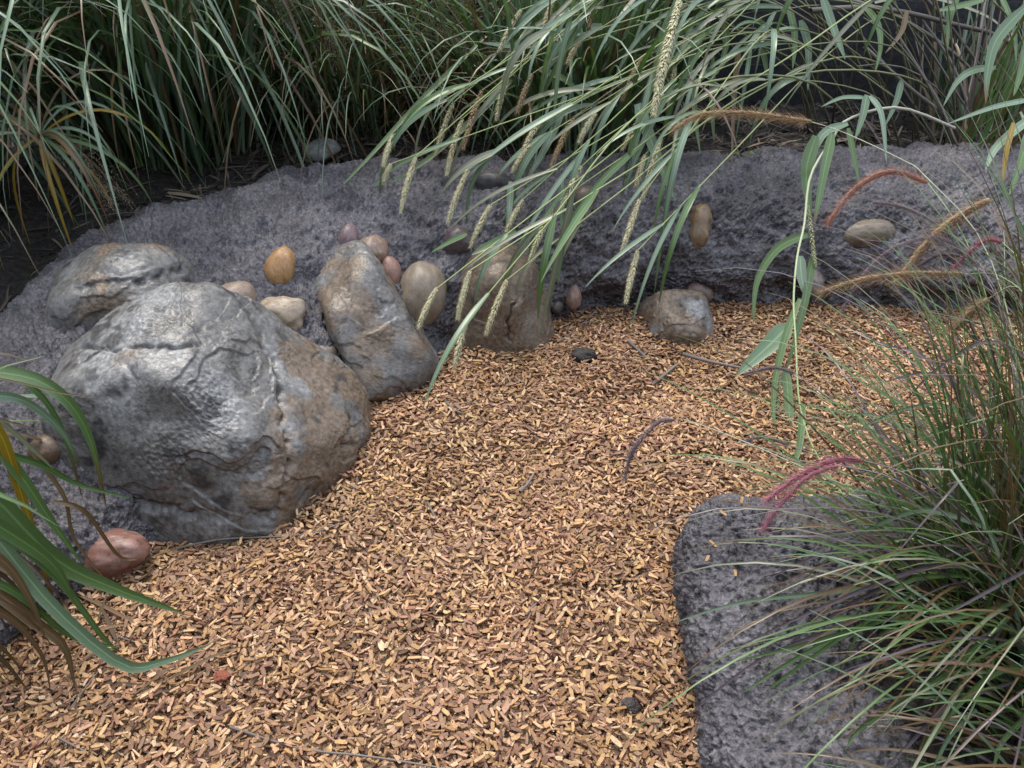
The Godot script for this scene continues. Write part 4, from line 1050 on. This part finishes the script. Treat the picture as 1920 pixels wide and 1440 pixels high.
func make_back_grasses() -> void:
	R.seed = 249
	var a := plant_at("clump_grass", Vector3(-2.3, 0.22, -2.85), "blue-green grass clump overhanging the kerb end at the far left")
	tuft(a, 260, 560, 0.22, 1.2, 2.0, 0.012, 0.024, 62, 88, 1.0, 2.1, [0, 1, 1])
	# a bent, broken shoot with a bunch of leaves hanging from it
	var top := Vector3(-1.46, 0.68, -2.49)
	var b := Buf.new()
	tube(b, moved(spline([a.position, a.position + Vector3(0.05, 0.5, 0.1), top + Vector3(-0.12, 0.0, -0.1), top], 12), a.position), 0.005, 0.003, Color(0.2, 0.24, 0.1), Color(0.3, 0.34, 0.16), 5)
	part("stem", b.mesh(), M.stem, a)
	for k in 22:
		var d := Vector3(rr(-0.5, 0.75), rr(-0.2, 0.5), rr(-0.3, 0.6)).normalized()
		var c := tone([0, 1, 1, 5, 2][R.randi() % 5] if R.randf() > 0.12 else 3)
		leaf(a, arc(top, d, rr(0.28, 0.55), rr(1.4, 2.6), 12), rr(0.008, 0.016), Vector3(rr(-0.4, 0.4), 0.7, 0.6).normalized(), c[0], c[1], rr(0.6, 1.3))
	for k in 3: panicle(a, top - a.position + Vector3(0.02, 0.02, 0), Vector3(rr(0.4, 0.8), rr(-0.3, 0.1), rr(0.1, 0.4)).normalized(), rr(0.22, 0.32))
	var c2 := plant_at("clump_grass", Vector3(-1.45, 0.27, -3.5), "dense blue-green grass clump with drooping leaves left of the dry stalks")
	tuft(c2, 280, 620, 0.26, 1.1, 1.9, 0.011, 0.023, 62, 88, 0.9, 2.1, [0, 1, 1])
	for k in 5: panicle(c2, Vector3(rr(0.1, 0.5), rr(0.55, 0.8), rr(0.1, 0.3)), Vector3(rr(0.3, 0.9), rr(-0.2, 0.3), rr(0.0, 0.5)).normalized(), rr(0.25, 0.4))
	var d2 := plant_at("clump_grass", Vector3(-0.72, 0.3, -3.72), "fine-leaved grass clump with airy brown panicles at the back")
	tuft(d2, 160, 520, 0.22, 0.6, 1.2, 0.005, 0.011, 45, 88, 0.4, 1.5, [0, 1, 3, 5])
	for k in 7: panicle(d2, Vector3(rr(-0.2, 0.4), rr(0.4, 0.65), rr(0.1, 0.4)), Vector3(rr(-0.2, 0.9), rr(-0.3, 0.3), rr(0.1, 0.6)).normalized(), rr(0.22, 0.38))
	var e := plant_at("clump_grass", Vector3(-0.28, 0.3, -3.68), "upright dry grass stalks in the shade behind the seed heads")
	for k in 34:
		b = Buf.new()
		var az := rr(0, TAU)
		var el := deg_to_rad(rr(66, 88))
		tube(b, arc(Vector3(rr(-0.12, 0.16), 0, rr(-0.1, 0.1)), Vector3(cos(az) * cos(el), sin(el), sin(az) * cos(el)), rr(0.6, 1.1), 0.15, 6), rr(0.002, 0.004), 0.0015, Color(0.22, 0.18, 0.12), Color(0.3, 0.27, 0.19), 4)
		part("stalk", b.mesh(), M.stem, e)
	tuft(e, 40, 120, 0.12, 0.4, 0.9, 0.006, 0.011, 50, 86, 0.3, 1.2, [3, 0, 3], 0, TAU, 0.5)
	var f := plant_at("clump_grass", Vector3(0.22, 0.3, -3.55), "broad-leaved green grass clump in the middle behind the kerb")
	tuft(f, 170, 300, 0.2, 0.6, 1.25, 0.012, 0.02, 55, 89, 0.5, 1.5, [0, 1, 1])
	var g := plant_at("clump_grass", Vector3(0.62, 0.3, -3.8), "broad-leaved green grass clump in front of the dark wall")
	tuft(g, 50, 40, 0.1, 0.7, 1.2, 0.012, 0.02, 72, 89, 0.4, 1.2, [0, 1, 1])

func make_corner_leaves() -> void:
	R.seed = 286
	var plant := plant_at("wide_leaved_grass", Vector3(-1.74, 0.16, -1.12), "wide-leaved grass with one yellow leaf arching over the mulch at lower left")
	set_leaves(plant, CORNER_LEAVES)
	tuft(plant, 90, 240, 0.2, 0.4, 0.85, 0.014, 0.028, 40, 86, 0.7, 1.8, [0, 0, 1, 3], 0, TAU, 0.25)
	for k in 26:
		var p := Vector3(rr(-1.34, -1.15), rr(0.24, 0.34), rr(-1.3, -0.98))
		leaf(plant, arc(p, Vector3(rr(0.3, 1), rr(-0.2, 0.5), rr(-0.3, 0.7)).normalized(), rr(0.18, 0.36), rr(1.6, 3.0), 10), rr(0.006, 0.017), Vector3(rr(-0.4, 0.4), 0.8, 0.4).normalized(), tone(3)[0] * rr(0.4, 1.0), tone(3)[1] * rr(0.35, 0.8))

func make_fountain_grass() -> void:
	R.seed = 323
	var plant := plant_at("fountain_grass", Vector3(1.08, 0.16, -1.05), "purple-tinged fountain grass with arching pink and tan plumes")
	set_leaves(plant, FOUNTAIN_LEAVES)
	for k in PLUMES.size():
		var q: Array = PLUMES[k]
		var c := tone(q[2])
		var b := Buf.new()
		var ca: Color = c[1] if q[2] != 3 else Color(0.46, 0.31, 0.18)
		spike(b, moved(spline(q[0], 14), plant.position), q[1] * 0.45, ca, c[0], 640, q[1] * 1.3, 0.09)
		part("plume", b.mesh(), M.head, plant)
		b = Buf.new()
		var st: Array = PLUME_STEMS[k][0].duplicate()
		st.append(plant.position + Vector3(rr(-0.06, 0.1), 0, rr(-0.08, 0.08)))
		var sc := tone(PLUME_STEMS[k][2])
		tube(b, moved(spline(st, 22), plant.position), 0.0011, 0.002, sc[1], sc[0], 4)
		part("stem", b.mesh(), M.stem, plant)
	tuft(plant, 230, 820, 0.13, 0.42, 0.9, 0.0035, 0.0075, 33, 89, 0.25, 1.25, [0, 0, 0, 0, 4, 3, 5])
	var p2 := plant_at("fountain_grass", Vector3(1.12, 0.16, -0.62), "fountain grass clump in the shade at the lower right corner")
	tuft(p2, 120, 700, 0.16, 0.35, 0.75, 0.004, 0.009, 25, 88, 0.3, 1.3, [0, 0, 1, 4, 3])
	var p3 := plant_at("fountain_grass", Vector3(1.42, 0.16, -1.3), "fountain grass clump at the right edge behind the plumes")
	tuft(p3, 140, 800, 0.16, 0.6, 1.15, 0.004, 0.008, 55, 89, 0.2, 0.9, [0, 0, 5, 4, 3])

func make_litter() -> void:
	R.seed = 360
	var labels := ["grey straight twig on the mulch below the middle of the photo", "long thin dark stem lying along the bottom edge of the mulch", "short grey twig in the very middle of the mulch", "dark stick slanting on the mulch below the low brown rock", "short dark twig touching the lower end of the low brown rock", "dark twig running to the hanging stem from the low brown rock", "thin twig leaning at the kerb foot beside the pink stone", "short brown twig near the right tip of the huge boulder", "short twig in the mulch near the front kerb corner", "tiny crooked twig in the mulch left of centre", "thin twig under the lowest wide green leaf", "dark twig at the left edge of the mulch", "stubby twig near the lower left corner", "long dry stem along the foot of the huge boulder", "tiny twig beside the black lump of bark", "short twig below the slanting wedge-shaped boulder"]
	for n in TWIGS.size():
		var q: Array = TWIGS[n]
		var b := Buf.new()
		var pts: Array = q[0]
		var o: Vector3 = pts[0]
		var line := []
		for p in pts: line.append(Vector3(p.x, mulch_y(p.x, p.z) + 0.021 + q[1], p.z))
		tube(b, moved(spline(line, 10), o), q[1], q[1] * 0.5, Color(0.12, 0.10, 0.09), Color(0.2, 0.17, 0.15), 5)
		solo("twig", b.mesh(), M.litter, o, labels[n], "twig", "twigs on the mulch")
	# withered grass fallen on the chips under the wide leaves
	for k in 46:
		var b := Buf.new()
		var c: Color = tone(3)[0] * rr(0.25, 0.9)
		ribbon(b, arc(Vector3.ZERO, Vector3(1, rr(0, 0.25), 0).normalized(), rr(0.07, 0.24), rr(0.1, 0.4), 7), rr(0.003, 0.01), Vector3.UP, c, c * 1.3)
		var o := part("dead_leaf", b.mesh(), M.litter, get_node("mulch_bed"))
		var x := -1.16 + absf(R.randfn(0.0, 0.17))
		var z := rr(-1.34, -0.92)
		o.position = Vector3(x, mulch_y(x, z) + rr(0.014, 0.03), z)
		o.rotation = Vector3(rr(-0.3, 0.3), rr(0, TAU), 0)
	# dead leaves and straw over the bed behind
	var bed: Node3D = get_node("bed_soil")
	var made := []
	for k in 6:
		var b := Buf.new()
		ribbon(b, arc(Vector3(-0.5, 0, 0), Vector3(1, rr(-0.1, 0.25), 0).normalized(), 1.0, rr(0.1, 0.5), 5), rr(0.09, 0.28), Vector3.UP, Color.WHITE, Color.WHITE * 0.8)
		made.append(b.mesh())
	var cols := [Color(0.07, 0.05, 0.04), Color(0.11, 0.085, 0.07), Color(0.16, 0.13, 0.105), Color(0.20, 0.155, 0.11), Color(0.045, 0.035, 0.03)]
	var mats := []
	for c in cols:
		var m := StandardMaterial3D.new()
		m.albedo_color = (c as Color).linear_to_srgb()
		m.roughness = 0.7
		mats.append(m)
	for k in 300:
		var o := part("dead_leaf", made[k % 6], mats[R.randi() % 5], bed)
		var x := rr(-1.3, 2.2)
		var z := rr(-3.9, -2.95 + maxf(0.0, -x) * 0.35)
		o.position = Vector3(x, bed_y(x, z) + rr(0.004, 0.02), z)
		o.basis = Basis.from_euler(Vector3(rr(-0.25, 0.25), rr(0, TAU), rr(-0.25, 0.25))) * Basis.from_scale(Vector3(rr(0.06, 0.2), 0.1, rr(0.05, 0.12)))
	var mm := MultiMesh.new()
	mm.transform_format = MultiMesh.TRANSFORM_3D
	mm.use_colors = true
	mm.mesh = made[0]
	mm.instance_count = 7000
	for k in 7000:
		var x := rr(-3.2, 3.0)
		var z := rr(-4.0, -1.2 if x < -1.4 else (-2.3 if x < -1.1 else -2.8))
		mm.set_instance_transform(k, Transform3D(Basis.from_euler(Vector3(rr(-0.3, 0.3), rr(0, TAU), rr(-0.3, 0.3))) * Basis.from_scale(Vector3(rr(0.03, 0.18), rr(0.04, 0.1), rr(0.02, 0.07))), Vector3(x, bed_y(x, z) + rr(0.0, 0.015), z)))
		mm.set_instance_color(k, cols[R.randi() % 5] * rr(0.5, 1.0))
	var rest := MultiMeshInstance3D.new()
	rest.name = "leaf_litter"
	rest.multimesh = mm
	rest.material_override = M.litter
	rest.set_meta("kind", "stuff")
	bed.add_child(rest)
	# a fallen stem along the back of the kerb
	var b := Buf.new()
	tube(b, spline([Vector3(-0.3, 0, 0.2), Vector3(0, 0.02, 0), Vector3(0.3, 0.0, -0.35)], 10), 0.012, 0.006, Color(0.09, 0.075, 0.06), Color(0.14, 0.12, 0.1), 6)
	solo("twig", b.mesh(), M.litter, Vector3(-0.93, 0.36, -2.72), "thick brown fallen stem along the back of the kerb", "twig")
	# seedling
	var sp := thing("seedling", Vector3(0.87, 0.385, -3.0), "tiny bright green two-leaved seedling behind the kerb crest", "plant")
	for s in [-1.0, 1.0]:
		b = Buf.new()
		ribbon(b, PackedVector3Array([Vector3(0, 0, 0), Vector3(0.012 * s, 0.04, 0.01), Vector3(0.026 * s, 0.05, 0.014), Vector3(0.042 * s, 0.046, 0.02)]), 0.036, Vector3.UP, Color(0.16, 0.33, 0.06), Color(0.2, 0.4, 0.08))
		part("leaf", b.mesh(), M.leaf, sp)

# an unseen hedge, added behind the camera to keep low sky off front faces
func make_added_hedge() -> void:
	R.seed = 397
	var hedge := thing("added_hedge", Vector3(0, -0.12, 2.2), "tall dark hedge added out of view to block the low sky", "hedge")
	var core := BoxMesh.new()
	core.size = Vector3(11.0, 4.4, 0.7)
	var cm := StandardMaterial3D.new()
	cm.albedo_color = Color(0.02, 0.025, 0.015).linear_to_srgb()
	cm.roughness = 0.9
	part("branches", core, cm, hedge).position = Vector3(0, 2.2, 0.4)
	var b := Buf.new()
	ribbon(b, PackedVector3Array([Vector3(0, 0, 0), Vector3(0, 0.03, 0.02), Vector3(0, 0.06, 0.025), Vector3(0, 0.085, 0.02)]), 0.05, Vector3.BACK, Color.WHITE, Color.WHITE)
	var mm := MultiMesh.new()
	mm.transform_format = MultiMesh.TRANSFORM_3D
	mm.use_colors = true
	mm.mesh = b.mesh()
	mm.instance_count = 15000
	for k in 15000:
		var top := R.randf() < 0.15
		var p := Vector3(rr(-5.6, 5.6), 4.4 + rr(-0.03, 0.1) if top else rr(0.0, 4.48), rr(0.0, 0.8) if top else rr(-0.1, 0.08))
		mm.set_instance_transform(k, Transform3D(Basis.from_euler(Vector3(rr(-1, 1), rr(0, TAU), rr(-1, 1))), p))
		var g := rr(0.6, 1.3)
		mm.set_instance_color(k, Color(0.05, 0.075, 0.03) * g)
	var leaves := MultiMeshInstance3D.new()
	leaves.name = "foliage"
	leaves.multimesh = mm
	leaves.material_override = M.leaf
	leaves.set_meta("kind", "stuff")
	hedge.add_child(leaves)

func bed_y(x: float, z: float) -> float:
	return 0.30 + lump.get_noise_2d(x * 3.0 + 50.0, z * 3.0) * 0.05 + mid.get_noise_2d(x * 14.0, z * 14.0) * 0.012 - 0.13 * smoothstep(-0.9, -1.7, x) * smoothstep(-3.2, -2.2, z)

func _ready() -> void:
	R.seed = 20240611
	# ---- camera, sky, light
	var cam := Camera3D.new()
	cam.position = Vector3(0, 1.6, 0)
	cam.rotation_degrees = Vector3(-37, 0, 0)
	cam.fov = 50.0
	cam.near = 0.05
	cam.far = 400.0
	add_child(cam)
	cam.current = true
	var env := Environment.new()
	env.background_mode = Environment.BG_SKY
	var sky := ProceduralSkyMaterial.new()
	sky.sky_top_color = Color(0.86, 0.90, 0.97)
	sky.sky_horizon_color = Color(0.70, 0.74, 0.80)
	sky.sky_curve = 0.25
	sky.ground_bottom_color = Color(0.2, 0.2, 0.18)
	sky.ground_horizon_color = Color(0.4, 0.42, 0.42)
	env.sky = Sky.new()
	env.sky.sky_material = sky
	env.tonemap_mode = Environment.TONE_MAPPER_LINEAR
	env.tonemap_exposure = 2.6
	env.sdfgi_enabled = true
	env.ssao_enabled = true
	env.ssil_enabled = true
	var we := WorldEnvironment.new()
	we.environment = env
	add_child(we)
	var sun := DirectionalLight3D.new()
	sun.light_energy = 0.5
	sun.light_angular_distance = 18.0
	sun.light_color = Color(1.0, 0.97, 0.92)
	sun.rotation_degrees = Vector3(-62, 200, 0)
	sun.shadow_enabled = true
	add_child(sun)

	lump.seed = 5; lump.frequency = 1.0; lump.fractal_octaves = 2
	mid.seed = 11; mid.frequency = 1.0; mid.fractal_octaves = 3
	fine.seed = 17; fine.frequency = 1.0; fine.fractal_octaves = 2
	cell.seed = 23; cell.noise_type = FastNoiseLite.TYPE_CELLULAR; cell.frequency = 1.0; cell.fractal_octaves = 1; cell.cellular_return_type = FastNoiseLite.RETURN_DISTANCE
	make_materials()

	# ---- ground, beds, wall
	var plane := PlaneMesh.new()
	plane.size = Vector2(300, 300)
	var gm := StandardMaterial3D.new()
	gm.albedo_color = Color(0.05, 0.045, 0.035).linear_to_srgb()
	gm.roughness = 0.95
	var ground := structure("ground", plane, gm, "dark soil of the garden beyond the beds")
	ground.position.y = -0.12
	var soil := func(x: float, z: float) -> Color: return mix(Color(0.025, 0.02, 0.017), Color(0.06, 0.05, 0.043), mid.get_noise_2d(x * 20.0, z * 20.0) + 0.5)
	var crest := PackedVector2Array([Vector2(9, -9), Vector2(9, -2.96)])
	for s in ST: crest.append(Vector2(s[2], s[3]))
	crest.append_array([Vector2(-1.65, 3), Vector2(-9, 3), Vector2(-9, -9)])
	structure("bed_soil", sheet(-4.5, 4.5, -6.0, 0.4, 0.045, func(x: float, z: float) -> float: return bed_y(x, z) if Geometry2D.is_point_in_polygon(Vector2(x, z), crest) else -0.3, soil), M.soil, "dark soil and leaf litter of the raised bed behind the kerb")
	structure("front_bed_soil", sheet(0.66, 4.0, -1.2, 0.4, 0.06, func(x: float, z: float) -> float: return 0.17 + mid.get_noise_2d(x * 9.0, z * 9.0) * 0.02, soil), M.soil, "dark soil under the purple fountain grass")
	var wall := thing("board_wall", Vector3(0.8, 0.2, -4.0), "black board wall in deep shade behind the planting bed", "wall")
	wall.rotation.y = deg_to_rad(-3.0)
	for k in 4:
		var bm := BoxMesh.new()
		bm.size = Vector3(7.0, 0.272, 0.05)
		var o := part("board", bm, M.wall, wall)
		o.position = Vector3(0, 0.14 + 0.28 * k, 0.004 * (k % 2))
	make_added_hedge()
	make_kerbs()
	make_mulch()
	make_boulders()
	make_cobbles()
	make_lodged_grass()
	make_hanging_stem()
	make_back_grasses()
	make_corner_leaves()
	make_fountain_grass()
	make_litter()
